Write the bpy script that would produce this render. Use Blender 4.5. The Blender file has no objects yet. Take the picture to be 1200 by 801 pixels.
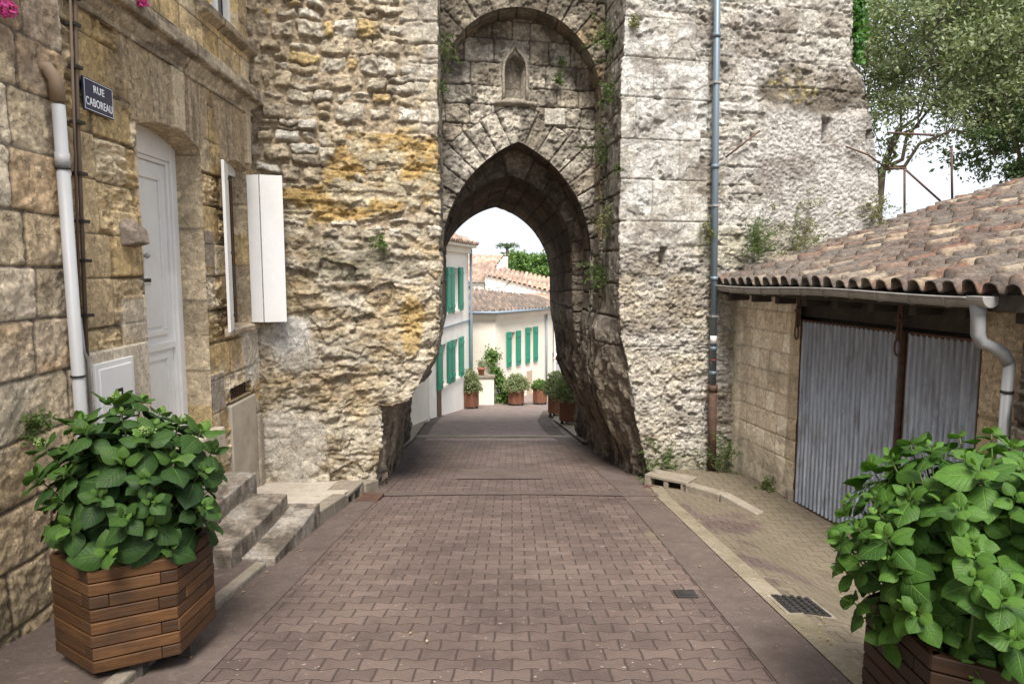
import bpy, bmesh, math, random
import numpy as np
from mathutils import Vector, Matrix
scene = bpy.context.scene
COL = scene.collection
R = math.radians
rng = np.random.RandomState(7)

# ------------------------------------------------------------------ helpers
def link(o, parent=None):
    COL.objects.link(o)
    if parent is not None: o.parent = parent
    return o
def tag(o, label=None, cat=None, group=None, kind=None):
    if label: o['label'] = label
    if cat: o['category'] = cat
    if group: o['group'] = group
    if kind: o['kind'] = kind
    return o
def thing(name, label, cat, loc=(0, 0, 0), group=None):
    o = bpy.data.objects.new(name, None); link(o)
    o.empty_display_size = .2
    o.location = loc
    return tag(o, label, cat, group)
def adopt(o, parent):
    """parts are modelled in world coordinates; keep them there under a moved Empty"""
    o.parent = parent
    p = parent; off = Vector((0, 0, 0))
    while p is not None:
        off += p.location; p = p.parent
    o.location = o.location - off
    return o
def mesh_obj(name, me, mat=None, parent=None):
    o = bpy.data.objects.new(name, me)
    if mat:
        for m in (mat if isinstance(mat, (list, tuple)) else [mat]): me.materials.append(m)
    COL.objects.link(o)
    if parent is not None: adopt(o, parent)
    return o

class MB:
    """collects shapes and links them as one mesh object"""
    def __init__(s): s.v = []; s.f = []; s.sm = []
    def add(s, vs, fs, smooth=False):
        n = len(s.v); s.v += [tuple(v) for v in vs]
        s.f += [tuple(i + n for i in f) for f in fs]; s.sm += [smooth] * len(fs)
    def box(s, o, a, b, c):
        """corner o and three edge vectors"""
        o, a, b, c = map(Vector, (o, a, b, c))
        if a.cross(b).dot(c) < 0: a, b = b, a
        s.add([o, o+a, o+a+b, o+b, o+c, o+a+c, o+a+b+c, o+b+c],
              [(0, 3, 2, 1), (4, 5, 6, 7), (0, 1, 5, 4), (1, 2, 6, 5), (2, 3, 7, 6), (3, 0, 4, 7)])
    def abox(s, x0, x1, y0, y1, z0, z1): s.box((x0, y0, z0), (x1-x0, 0, 0), (0, y1-y0, 0), (0, 0, z1-z0))
    def prism(s, base, h):
        """extrude polygon base by vector h"""
        h = Vector(h); n = len(base); b = [Vector(p) for p in base]
        nrm = Vector((0, 0, 0))
        for i in range(n): nrm += b[i].cross(b[(i+1) % n])
        if nrm.dot(h) < 0: b = b[::-1]
        s.add(b + [p+h for p in b], [tuple(range(n))[::-1], tuple(range(n, 2*n))] +
              [(i, (i+1) % n, (i+1) % n+n, i+n) for i in range(n)])
    def tube(s, pts, r, n=10, cap=True):
        pts = [Vector(p) for p in pts]; rs = r if isinstance(r, (list, tuple)) else [r]*len(pts)
        prev = None; vs = []; fs = []
        for i, p in enumerate(pts):
            d = (pts[min(i+1, len(pts)-1)] - pts[max(i-1, 0)])
            d = d.normalized() if d.length > 1e-9 else Vector((0, 0, 1))
            if prev is None:
                up = Vector((0, 0, 1)) if abs(d.z) < .9 else Vector((1, 0, 0))
                x = d.cross(up).normalized()
            else:
                x = (prev - d*prev.dot(d)).normalized()
            prev = x; y = d.cross(x)
            for k in range(n):
                a = 2*math.pi*k/n
                vs.append(p + (x*math.cos(a)+y*math.sin(a))*rs[i])
        for i in range(len(pts)-1):
            for k in range(n):
                k2 = (k+1) % n
                fs.append((i*n+k, i*n+k2, (i+1)*n+k2, (i+1)*n+k))
        s.add(vs, fs, True)
        if cap:
            m = len(s.v) - len(vs)
            s.f += [tuple(m+k for k in range(n))[::-1], tuple(m+(len(pts)-1)*n+k for k in range(n))]; s.sm += [False]*2
    def build(s, name, mat=None, parent=None, bevel=0, seg=2):
        me = bpy.data.meshes.new(name); me.from_pydata(s.v, [], s.f)
        me.polygons.foreach_set('use_smooth', s.sm)
        me.validate(); me.update()
        o = mesh_obj(name, me, mat, parent)
        if bevel:
            m = o.modifiers.new('b', 'BEVEL'); m.width = bevel; m.segments = seg; m.limit_method = 'ANGLE'; m.angle_limit = R(40)
        return o

# ------------------------------------------------------------------ noise (numpy)
_perm = np.random.RandomState(11).permutation(65536).astype(np.int64)
def hsh(a, b=0, seed=0):
    a = np.asarray(a, dtype=np.int64); b = np.asarray(b, dtype=np.int64)
    return _perm[(_perm[(a + seed*7919) & 65535] + b*31 + seed) & 65535] / 65535.0
def vn(x, y, seed=0):
    xi = np.floor(x); yi = np.floor(y); fx = x-xi; fy = y-yi
    fx = fx*fx*(3-2*fx); fy = fy*fy*(3-2*fy)
    xi = xi.astype(np.int64); yi = yi.astype(np.int64)
    a = hsh(xi, yi, seed); b = hsh(xi+1, yi, seed); c = hsh(xi, yi+1, seed); d = hsh(xi+1, yi+1, seed)
    return (a*(1-fx)+b*fx)*(1-fy) + (c*(1-fx)+d*fx)*fy
def fbm(x, y, o=4, seed=0, g=.5):
    t = 0; a = 1; n = 0
    for i in range(o):
        t = t + a*vn(x*2**i + 17.3*i, y*2**i + 9.1*i, seed+i); n += a; a *= g
    return t/n
def facet(x, y, seed=0, tilt=.9):
    """broken-rock facets: every cell of an uneven grid is a tilted plane"""
    x = x + .25*(vn(x*1.7, y*1.7, seed+3)-.5)*2; y = y + .25*(vn(x*1.7+5, y*1.7, seed+4)-.5)*2
    xi = np.floor(x); yi = np.floor(y); best = np.full(x.shape, 1e9); out = np.zeros(x.shape)
    for dx in (-1, 0, 1):
        for dy in (-1, 0, 1):
            cx = xi+dx; cy = yi+dy; a = cx.astype(np.int64); b = cy.astype(np.int64)
            px = cx+hsh(a, b, seed); py = cy+hsh(a, b, seed+1)
            d = (px-x)**2+(py-y)**2; m = d < best
            v = (hsh(a, b, seed+2)-.5) + tilt*((hsh(a, b, seed+5)-.5)*(x-px)+(hsh(a, b, seed+6)-.5)*(y-py)) - .25*np.sqrt(d)
            out = np.where(m, v, out); best = np.where(m, d, best)
    return out
def ss(a, b, x):
    t = np.clip((x-a)/(b-a), 0, 1); return t*t*(3-2*t)
def blob(U, V, u, v, ru, rv, seed=0, rag=.5):
    """ragged elliptical patch mask"""
    d = np.sqrt(((U-u)/ru)**2 + ((V-v)/rv)**2) + rag*(fbm(U*3.1, V*3.1, 4, 50+seed)-.5)*2
    return 1-ss(.75, 1.1, d)

# ------------------------------------------------------------------ stone laying
def lay(U, V, seed, ch, cw, split=0., warp=0., ws=2.5, vr=None):
    """irregular courses of stones. returns distance to joint, stone hash, second hash"""
    if warp:
        U, V = (U + warp*(fbm(U*ws, V*ws, 3, seed+90)-.5)*2, V + warp*(fbm(U*ws, V*ws, 3, seed+91)-.5)*2)
    r = np.random.RandomState(seed)
    v0, v1 = (V.min()-.01, V.max()+.6) if vr is None else vr
    vb = [v0 - r.rand()*ch[0]]
    while vb[-1] < v1+.5: vb.append(vb[-1] + r.uniform(*ch))
    vb = np.array(vb)
    ci = np.clip(np.searchsorted(vb, V, 'right')-1, 0, len(vb)-2)
    D = np.zeros(U.shape); H = np.zeros(U.shape); H2 = np.zeros(U.shape)
    u0, u1 = U.min()-.5, U.max()+.5
    for c in range(len(vb)-1):
        m = ci == c
        ub = [u0 - r.rand()*cw[1]]
        while ub[-1] < u1+1: ub.append(ub[-1] + r.uniform(*cw))
        if not m.any(): continue
        ub = np.array(ub); u = U[m]; v = V[m]
        k = np.clip(np.searchsorted(ub, u, 'right')-1, 0, len(ub)-2)
        lo = np.full(u.shape, vb[c]); hi = np.full(u.shape, vb[c+1])
        idn = k*4 + 0
        if split:
            sp = hsh(k, c, seed+5) < split
            mid = vb[c] + (vb[c+1]-vb[c])*(.35+.3*hsh(k, c, seed+6))
            up = sp & (v > mid); dn = sp & (v <= mid)
            lo = np.where(up, mid, lo); hi = np.where(dn, mid, hi); idn = idn + up*1 + dn*2
        du = np.minimum(u-ub[k], ub[k+1]-u); dv = np.minimum(v-lo, hi-v)
        # rounded-corner rectangle distance
        rr = .035 if split or warp else .012
        qx = rr-du; qy = rr-dv
        d = np.where((qx > 0) & (qy > 0), rr-np.sqrt(qx**2+qy**2), np.minimum(du, dv))
        D[m] = d; H[m] = hsh(idn, c*13, seed+1); H2[m] = hsh(idn, c*17+3, seed+2)
    return D, H, H2
def pal(H, cols):
    cols = np.array(cols, float); i = np.minimum((H*len(cols)).astype(int), len(cols)-1)
    return cols[i]
def mix(a, b, m):
    return a*(1-m[..., None]) + np.asarray(b, float)*m[..., None]

# ------------------------------------------------------------------ grids
def grid_obj(name, P, mat, parent=None, H=None, col=None, keep=None, flip=False, towards=None, snap=None, smooth=True):
    """P (n,m,3) array surface, displaced by H along its normal; col -> 'Col'; keep (n-1,m-1) faces"""
    n, m = P.shape[:2]
    du = np.gradient(P, axis=0); dv = np.gradient(P, axis=1)
    N = np.cross(du, dv); N /= (np.linalg.norm(N, axis=2, keepdims=True)+1e-12)
    if towards is not None:
        c = np.asarray(towards, float) - P
        flip = np.sum(c*N) < 0
    if flip: N = -N
    if H is not None: P = P + N*H[..., None]
    idx = np.arange(n*m).reshape(n, m)
    q = np.stack([idx[:-1, :-1], idx[1:, :-1], idx[1:, 1:], idx[:-1, 1:]], -1)
    if flip: q = q[..., ::-1]
    q = q[keep] if keep is not None else q.reshape(-1, 4)
    used = np.zeros(n*m, bool); used[q.ravel()] = True
    remap = np.cumsum(used)-1
    V = P.reshape(-1, 3)[used]; q = remap[q]
    me = bpy.data.meshes.new(name)
    me.vertices.add(len(V)); me.vertices.foreach_set('co', V.astype(np.float32).ravel())
    me.loops.add(q.size); me.loops.foreach_set('vertex_index', q.astype(np.int32).ravel())
    me.polygons.add(len(q)); me.polygons.foreach_set('loop_start', (np.arange(len(q))*4).astype(np.int32))
    me.polygons.foreach_set('loop_total', np.full(len(q), 4, np.int32))
    me.polygons.foreach_set('use_smooth', np.full(len(q), smooth))
    if col is not None:
        a = me.color_attributes.new('Col', 'FLOAT_COLOR', 'POINT')
        c4 = np.ones((len(V), 4), np.float32); c4[:, :3] = np.clip(col.reshape(-1, 3)[used], 0, 1)
        a.data.foreach_set('color', c4.ravel())
    me.update(calc_edges=True)
    return mesh_obj(name, me, mat, parent)
def inside_poly(U, V, poly):
    ins = np.zeros(U.shape, bool); n = len(poly)
    for i in range(n):
        x0, y0 = poly[i]; x1, y1 = poly[(i+1) % n]
        if y0 == y1: continue
        c = ((y0 > V) != (y1 > V)) & (U < (x1-x0)*(V-y0)/(y1-y0)+x0)
        ins ^= c
    return ins
def cut(U, V, polys):
    """mask of kept faces and U,V with border vertices snapped onto the opening outlines"""
    cu = (U[:-1, :-1]+U[1:, 1:])/2; cv = (V[:-1, :-1]+V[1:, 1:])/2
    keep = np.ones(cu.shape, bool); U = U.copy(); V = V.copy()
    for poly in polys:
        ins = inside_poly(cu, cv, poly); keep &= ~ins
        inv = np.zeros(U.shape, bool); outv = np.zeros(U.shape, bool)
        for a in (slice(0, -1), slice(1, None)):
            for b in (slice(0, -1), slice(1, None)):
                inv[a, b] |= ins; outv[a, b] |= ~ins
        bd = inv & outv
        pts = np.stack([U[bd], V[bd]], -1); best = np.full(len(pts), 1e9); res = pts.copy()
        pl = np.array(poly, float)
        for i in range(len(pl)):
            a = pl[i]; e = pl[(i+1) % len(pl)]-a; L = (e**2).sum()
            if L < 1e-12: continue
            t = np.clip(((pts-a)@e)/L, 0, 1); c = a+t[:, None]*e
            d = ((pts-c)**2).sum(1); m = d < best; best[m] = d[m]; res[m] = c[m]
        U[bd] = res[:, 0]; V[bd] = res[:, 1]
    return U, V, keep

# ------------------------------------------------------------------ materials
def new_mat(name):
    m = bpy.data.materials.new(name); m.use_nodes = True
    nt = m.node_tree; b = nt.nodes['Principled BSDF']
    return m, nt, b
def nd(nt, t, **kw):
    n = nt.nodes.new(t)
    for k, v in kw.items():
        if k.startswith('i_'):
            key = k[2:]; key = int(key) if key.isdigit() else key.replace('_', ' ')
            n.inputs[key].default_value = v
        else: setattr(n, k, v)
    return n
def L(nt, a, b): nt.links.new(a, b)
def mixc(nt, fac, a, b, mode='MIX'):
    n = nt.nodes.new('ShaderNodeMix'); n.data_type = 'RGBA'; n.blend_type = mode
    for s, v in ((n.inputs[0], fac), (n.inputs[6], a), (n.inputs[7], b)):
        if isinstance(v, bpy.types.NodeSocket): L(nt, v, s)
        elif isinstance(v, (int, float)): s.default_value = v if s.type == 'VALUE' else (v, v, v, 1)
        else: s.default_value = tuple(v)+((1,) if len(v) == 3 else ())
    return n.outputs[2]
def ramp(nt, src, stops):
    r = nt.nodes.new('ShaderNodeValToRGB'); L(nt, src, r.inputs[0])
    e = r.color_ramp.elements
    while len(e) < len(stops): e.new(.5)
    for x, (p, c) in zip(e, stops):
        x.position = p; x.color = (tuple(c)+(1,)) if isinstance(c, (tuple, list)) else (c, c, c, 1)
    return r.outputs[0]
def math_(nt, op, a, b=0., c=0.):
    n = nt.nodes.new('ShaderNodeMath'); n.operation = op
    for i, v in enumerate((a, b, c)):
        if isinstance(v, bpy.types.NodeSocket): L(nt, v, n.inputs[i])
        else: n.inputs[i].default_value = v
    return n.outputs[0]
def noise(nt, scale, detail=4, vec=None, rough=.55, dist=0):
    n = nd(nt, 'ShaderNodeTexNoise'); n.inputs['Scale'].default_value = scale; n.inputs['Detail'].default_value = detail
    n.inputs['Roughness'].default_value = rough; n.inputs['Distortion'].default_value = dist
    if vec is None: vec = nd(nt, 'ShaderNodeTexCoord').outputs['Object']
    L(nt, vec, n.inputs['Vector'])
    return n.outputs['Fac']
def bump(nt, b, h, strength=.5, dist=.01, chain=None):
    n = nd(nt, 'ShaderNodeBump'); n.inputs['Strength'].default_value = strength; n.inputs['Distance'].default_value = dist
    L(nt, h, n.inputs['Height'])
    if chain is not None: L(nt, chain, n.inputs['Normal'])
    if b is not None: L(nt, n.outputs[0], b.inputs['Normal'])
    return n.outputs[0]

def mat_stone(name, fine=1., pit=1., dirt=(.10, .085, .065), dirt_amt=.35, gain=1.):
    m, nt, b = new_mat(name)
    at = nd(nt, 'ShaderNodeAttribute', attribute_name='Col').outputs['Color']
    n1 = noise(nt, 9, 10, rough=.78); n2 = noise(nt, 48, 8, rough=.82); n3 = noise(nt, 2.3, 6, rough=.65)
    c = mixc(nt, .9, at, ramp(nt, n1, [(.25, .62*gain), (.5, .95*gain), (.75, 1.22*gain)]), 'MULTIPLY')
    c = mixc(nt, .8, c, ramp(nt, n2, [(.3, .52), (.5, .98), (.7, 1.32)]), 'MULTIPLY')
    c = mixc(nt, math_(nt, 'MULTIPLY', ramp(nt, n3, [(.52, 0.), (.72, 1.)]), dirt_amt), c, dirt)
    L(nt, c, b.inputs['Base Color']); b.inputs['Roughness'].default_value = .92
    b.inputs['Specular IOR Level'].default_value = .12
    vor = nd(nt, 'ShaderNodeTexVoronoi'); vor.inputs['Scale'].default_value = 42
    L(nt, nd(nt, 'ShaderNodeTexCoord').outputs['Object'], vor.inputs['Vector'])
    pits = ramp(nt, vor.outputs['Distance'], [(.08, 0.), (.3, 1.)])
    gate = ramp(nt, noise(nt, 14, 3), [(.47, 1.), (.56, 0.)])
    pits = math_(nt, 'MAXIMUM', pits, gate)
    oc = nd(nt, 'ShaderNodeTexCoord').outputs['Object']
    nc = nd(nt, 'ShaderNodeTexNoise'); nc.inputs['Scale'].default_value = 7; nc.inputs['Detail'].default_value = 5; L(nt, oc, nc.inputs['Vector'])
    vm = nd(nt, 'ShaderNodeVectorMath', operation='MULTIPLY_ADD'); L(nt, nc.outputs['Color'], vm.inputs[0]); vm.inputs[1].default_value = (.16, .16, .16); L(nt, oc, vm.inputs[2])
    v2 = nd(nt, 'ShaderNodeTexVoronoi'); v2.inputs['Scale'].default_value = 21; L(nt, vm.outputs[0], v2.inputs['Vector'])
    sc_ = nd(nt, 'ShaderNodeSeparateColor'); L(nt, v2.outputs['Color'], sc_.inputs[0])
    chip = math_(nt, 'SUBTRACT', sc_.outputs[0], math_(nt, 'MULTIPLY', v2.outputs['Distance'], .8))
    c = mixc(nt, .7*min(fine, 1.), c, ramp(nt, chip, [(.0, .62), (.35, .95), (.8, 1.18)]), 'MULTIPLY')
    crk = ramp(nt, math_(nt, 'ABSOLUTE', math_(nt, 'SUBTRACT', noise(nt, 4.5, 9, rough=.62), .5)), [(.0, 1.), (.012, 0.)])
    c = mixc(nt, math_(nt, 'MULTIPLY', crk, .55), c, (.06, .05, .04))
    L(nt, c, b.inputs['Base Color'])
    ch = bump(nt, None, pits, .6*pit, .012)
    ch = bump(nt, None, chip, .45*fine, .012, ch)
    ch = bump(nt, None, math_(nt, 'SUBTRACT', 1., crk), .5*fine, .006, ch)
    ch = bump(nt, None, n1, .36*fine, .024, ch)
    bump(nt, b, n2, 1.*fine, .016, ch)
    return m
def mat_plain(name, col, rough=.6, metal=0., var=.15, scale=8, bmp=.15, bs=60, spec=.4, streak=False, dirt=None, damt=.5, coat=0):
    m, nt, b = new_mat(name)
    vec = nd(nt, 'ShaderNodeTexCoord').outputs['Object']
    if streak:
        mp = nd(nt, 'ShaderNodeMapping'); mp.inputs['Scale'].default_value = (1, 1, .12); L(nt, vec, mp.inputs[0]); v2 = mp.outputs[0]
    else: v2 = vec
    n1 = noise(nt, scale, 6, v2, .65)
    c = mixc(nt, 1., col, ramp(nt, n1, [(.3, 1-var), (.7, 1+var)]), 'MULTIPLY')
    if dirt:
        c = mixc(nt, math_(nt, 'MULTIPLY', ramp(nt, noise(nt, scale*.6, 8, v2, .7), [(.5, 0.), (.68, 1.)]), damt), c, dirt)
    L(nt, c, b.inputs['Base Color']); b.inputs['Roughness'].default_value = rough; b.inputs['Metallic'].default_value = metal
    b.inputs['Specular IOR Level'].default_value = spec
    if bmp: bump(nt, b, noise(nt, bs, 5), bmp, .005)
    return m

M = {}
M['stone_house'] = mat_stone('weathered ashlar', .9, 1., dirt=(.13, .095, .055), dirt_amt=.14, gain=1.5)
M['stone_tower'] = mat_stone('old rubble', 1.15, 1.2, dirt=(.14, .11, .08), dirt_amt=.22, gain=1.15)
M['stone_pale'] = mat_stone('pale tower stone', 1.15, 1.1, dirt=(.17, .15, .12), dirt_amt=.30, gain=1.08)
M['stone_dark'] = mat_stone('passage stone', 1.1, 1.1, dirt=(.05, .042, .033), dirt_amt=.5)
M['smooth'] = mat_stone('dressed limestone', .45, .5, dirt=(.14, .11, .07), dirt_amt=.20, gain=1.42)
M['white'] = mat_plain('white paint', (.74, .735, .72), .38, var=.05, scale=3, bmp=.05, dirt=(.45, .42, .38), damt=.25)
M['pvc'] = mat_plain('grey white plastic', (.42, .425, .435), .45, var=.10, bmp=.03, dirt=(.35, .33, .3), damt=.4, streak=True)
M['greypipe'] = mat_plain('grey plastic pipe', (.27, .275, .28), .5, var=.15, dirt=(.14, .12, .10), damt=.5, streak=True)
M['terracotta'] = mat_plain('clay pipe', (.26, .19, .13), .7, var=.2)
M['zinc'] = mat_plain('zinc gutter', (.33, .32, .31), .5, metal=.35, var=.25, scale=5, dirt=(.16, .13, .10), damt=.6)
M['zincpipe'] = mat_plain('blue grey zinc pipe', (.14, .18, .215), .5, metal=.3, var=.15, scale=4, streak=True)
M['rust'] = mat_plain('rusty iron', (.09, .05, .035), .8, var=.4, scale=12, bmp=.4)
M['iron'] = mat_plain('dark iron', (.045, .042, .04), .6, metal=.4, var=.3)
M['black'] = mat_plain('black plastic', (.012, .012, .013), .5)
M['brownwood'] = mat_plain('brown window wood', (.10, .055, .03), .5, var=.3, scale=20, streak=True)
M['timber'] = mat_plain('old dark timber', (.050, .042, .035), .85, var=.35, scale=8)
M['glass'] = mat_plain('window glass', (.03, .035, .04), .06, var=.1, bmp=0, spec=.8)
M['plaster'] = mat_plain('white plaster', (.86, .83, .77), .85, var=.07, scale=1.2, bmp=.2, dirt=(.60, .56, .48), damt=.4, bs=30)
M['cream'] = mat_plain('cream render', (.76, .71, .61), .85, var=.08, scale=1.2, bmp=.2, dirt=(.55, .48, .38), damt=.35, bs=30)
M['green'] = mat_plain('green shutter paint', (.025, .25, .17), .5, var=.12, scale=10, bmp=.05)
M['greenrail'] = mat_plain('blue gutter', (.22, .27, .32), .5, var=.1)
# more materials
def mat_wood():
    m, nt, b = new_mat('stained timber')
    at = nd(nt, 'ShaderNodeAttribute', attribute_name='Col').outputs['Color']
    tc = nd(nt, 'ShaderNodeUVMap').outputs[0]
    mp = nd(nt, 'ShaderNodeMapping'); mp.inputs['Scale'].default_value = (2.2, 34, 1); L(nt, tc, mp.inputs[0])
    n1 = noise(nt, 2.2, 8, mp.outputs[0], .65, .4)
    c = mixc(nt, 1., at, ramp(nt, n1, [(.25, .45), (.5, .95), (.75, 1.45)]), 'MULTIPLY')
    n2 = noise(nt, 3.5, 6)
    c = mixc(nt, math_(nt, 'MULTIPLY', ramp(nt, n2, [(.5, 0.), (.66, 1.)]), .6), c, (.035, .022, .014))
    L(nt, c, b.inputs['Base Color']); b.inputs['Roughness'].default_value = .5; b.inputs['Specular IOR Level'].default_value = .35
    bump(nt, b, n1, .5, .003)
    return m
M['wood'] = mat_wood()
def mat_leaf(name, c0, c1, vein, rough=.58, trans=.22):
    m, nt, b = new_mat(name)
    at = nd(nt, 'ShaderNodeAttribute', attribute_name='Col').outputs['Color']
    sep = nd(nt, 'ShaderNodeSeparateColor'); L(nt, at, sep.inputs[0])   # r = per-leaf random, g = youth
    uv = nd(nt, 'ShaderNodeUVMap').outputs[0]
    sx = nd(nt, 'ShaderNodeSeparateXYZ'); L(nt, uv, sx.inputs[0])
    u, v = sx.outputs[0], sx.outputs[1]      # u along, v across -1..1
    av = math_(nt, 'ABSOLUTE', v)
    ph = math_(nt, 'SUBTRACT', u, math_(nt, 'MULTIPLY', av, .28))
    w = math_(nt, 'ABSOLUTE', math_(nt, 'SINE', math_(nt, 'MULTIPLY', ph, 24.)))   # side veins
    side = ramp(nt, w, [(.0, 1.), (.28, 0.)])
    mid = ramp(nt, av, [(.02, 1.), (.07, 0.)])
    vm = math_(nt, 'MAXIMUM', math_(nt, 'MULTIPLY', side, .45), mid)
    c = mixc(nt, sep.outputs[0], c0, c1)
    c = mixc(nt, sep.outputs[1], c, (.12, .23, .035))
    c = mixc(nt, 1., c, ramp(nt, noise(nt, 25, 4), [(.3, .8), (.7, 1.2)]), 'MULTIPLY')
    c = mixc(nt, math_(nt, 'MULTIPLY', vm, .55), c, vein)
    edge = math_(nt, 'MULTIPLY', ramp(nt, math_(nt, 'ADD', av, math_(nt, 'MULTIPLY', noise(nt, 16, 4), .5)), [(1.12, 0.), (1.2, 1.)]), ramp(nt, sep.outputs[0], [(.7, 0.), (.75, 1.)]))
    c = mixc(nt, edge, c, (.16, .10, .035))
    L(nt, c, b.inputs['Base Color']); b.inputs['Roughness'].default_value = rough
    b.inputs['Specular IOR Level'].default_value = .28
    ch = bump(nt, None, math_(nt, 'MULTIPLY', math_(nt, 'MAXIMUM', side, mid), -1.), .55, .006)
    bump(nt, b, noise(nt, 90, 3), .12, .004, ch)
    tr = nd(nt, 'ShaderNodeBsdfTranslucent'); L(nt, mixc(nt, 1., c, (1.3, 1.5, .6), 'MULTIPLY'), tr.inputs[0])
    ms = nd(nt, 'ShaderNodeMixShader'); ms.inputs[0].default_value = trans
    L(nt, b.outputs[0], ms.inputs[1]); L(nt, tr.outputs[0], ms.inputs[2])
    L(nt, ms.outputs[0], nt.nodes['Material Output'].inputs[0])
    return m
M['leaf_l'] = mat_leaf('dark hydrangea leaf', (.013, .038, .008), (.032, .078, .015), (.09, .16, .04))
M['leaf_r'] = mat_leaf('bright hydrangea leaf', (.024, .072, .009), (.062, .145, .018), (.15, .26, .05))
def mat_foliage(name, c0, c1, trans=.3):
    m, nt, b = new_mat(name)
    at = nd(nt, 'ShaderNodeAttribute', attribute_name='Col').outputs['Color']
    sep = nd(nt, 'ShaderNodeSeparateColor'); L(nt, at, sep.inputs[0])
    c = mixc(nt, sep.outputs[0], c0, c1)
    L(nt, c, b.inputs['Base Color']); b.inputs['Roughness'].default_value = .55; b.inputs['Specular IOR Level'].default_value = .3
    tr = nd(nt, 'ShaderNodeBsdfTranslucent'); L(nt, mixc(nt, 1., c, (1.3, 1.4, .7), 'MULTIPLY'), tr.inputs[0])
    ms = nd(nt, 'ShaderNodeMixShader'); ms.inputs[0].default_value = trans
    L(nt, b.outputs[0], ms.inputs[1]); L(nt, tr.outputs[0], ms.inputs[2])
    L(nt, ms.outputs[0], nt.nodes['Material Output'].inputs[0])
    return m
M['tree_grey'] = mat_foliage('grey green tree leaf', (.12, .155, .08), (.28, .33, .19))
M['tree_dark'] = mat_foliage('dark tree leaf', (.030, .058, .022), (.085, .13, .045), .25)
M['tree_far'] = mat_foliage('fresh green tree leaf', (.07, .14, .035), (.16, .26, .07))
M['weed'] = mat_foliage('wall weed', (.045, .085, .02), (.13, .18, .05))
M['weed_dry'] = mat_foliage('dry wall weed', (.12, .13, .05), (.25, .24, .12))
M['bush_far'] = mat_foliage('planter bush', (.12, .16, .07), (.32, .36, .20))
M['pink'] = mat_foliage('pink petals', (.55, .06, .30), (.70, .18, .45))
M['bark'] = mat_plain('bark', (.11, .085, .06), .9, var=.4, scale=14, bmp=.6, bs=25)
M['stem'] = mat_plain('green stem', (.07, .10, .03), .6, var=.2)
M['corten'] = mat_plain('rust brown planter', (.16, .065, .035), .75, var=.3, scale=6, streak=True)
M['soil'] = mat_plain('soil', (.03, .022, .015), .95, var=.4, scale=30, bmp=.8)
M['enamel'] = mat_plain('dark blue enamel', (.010, .018, .060), .22, var=.2, scale=6, bmp=.02, spec=.6)
M['letter'] = mat_plain('white enamel letter', (.74, .78, .82), .4, var=.08, scale=40, bmp=0)

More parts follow.
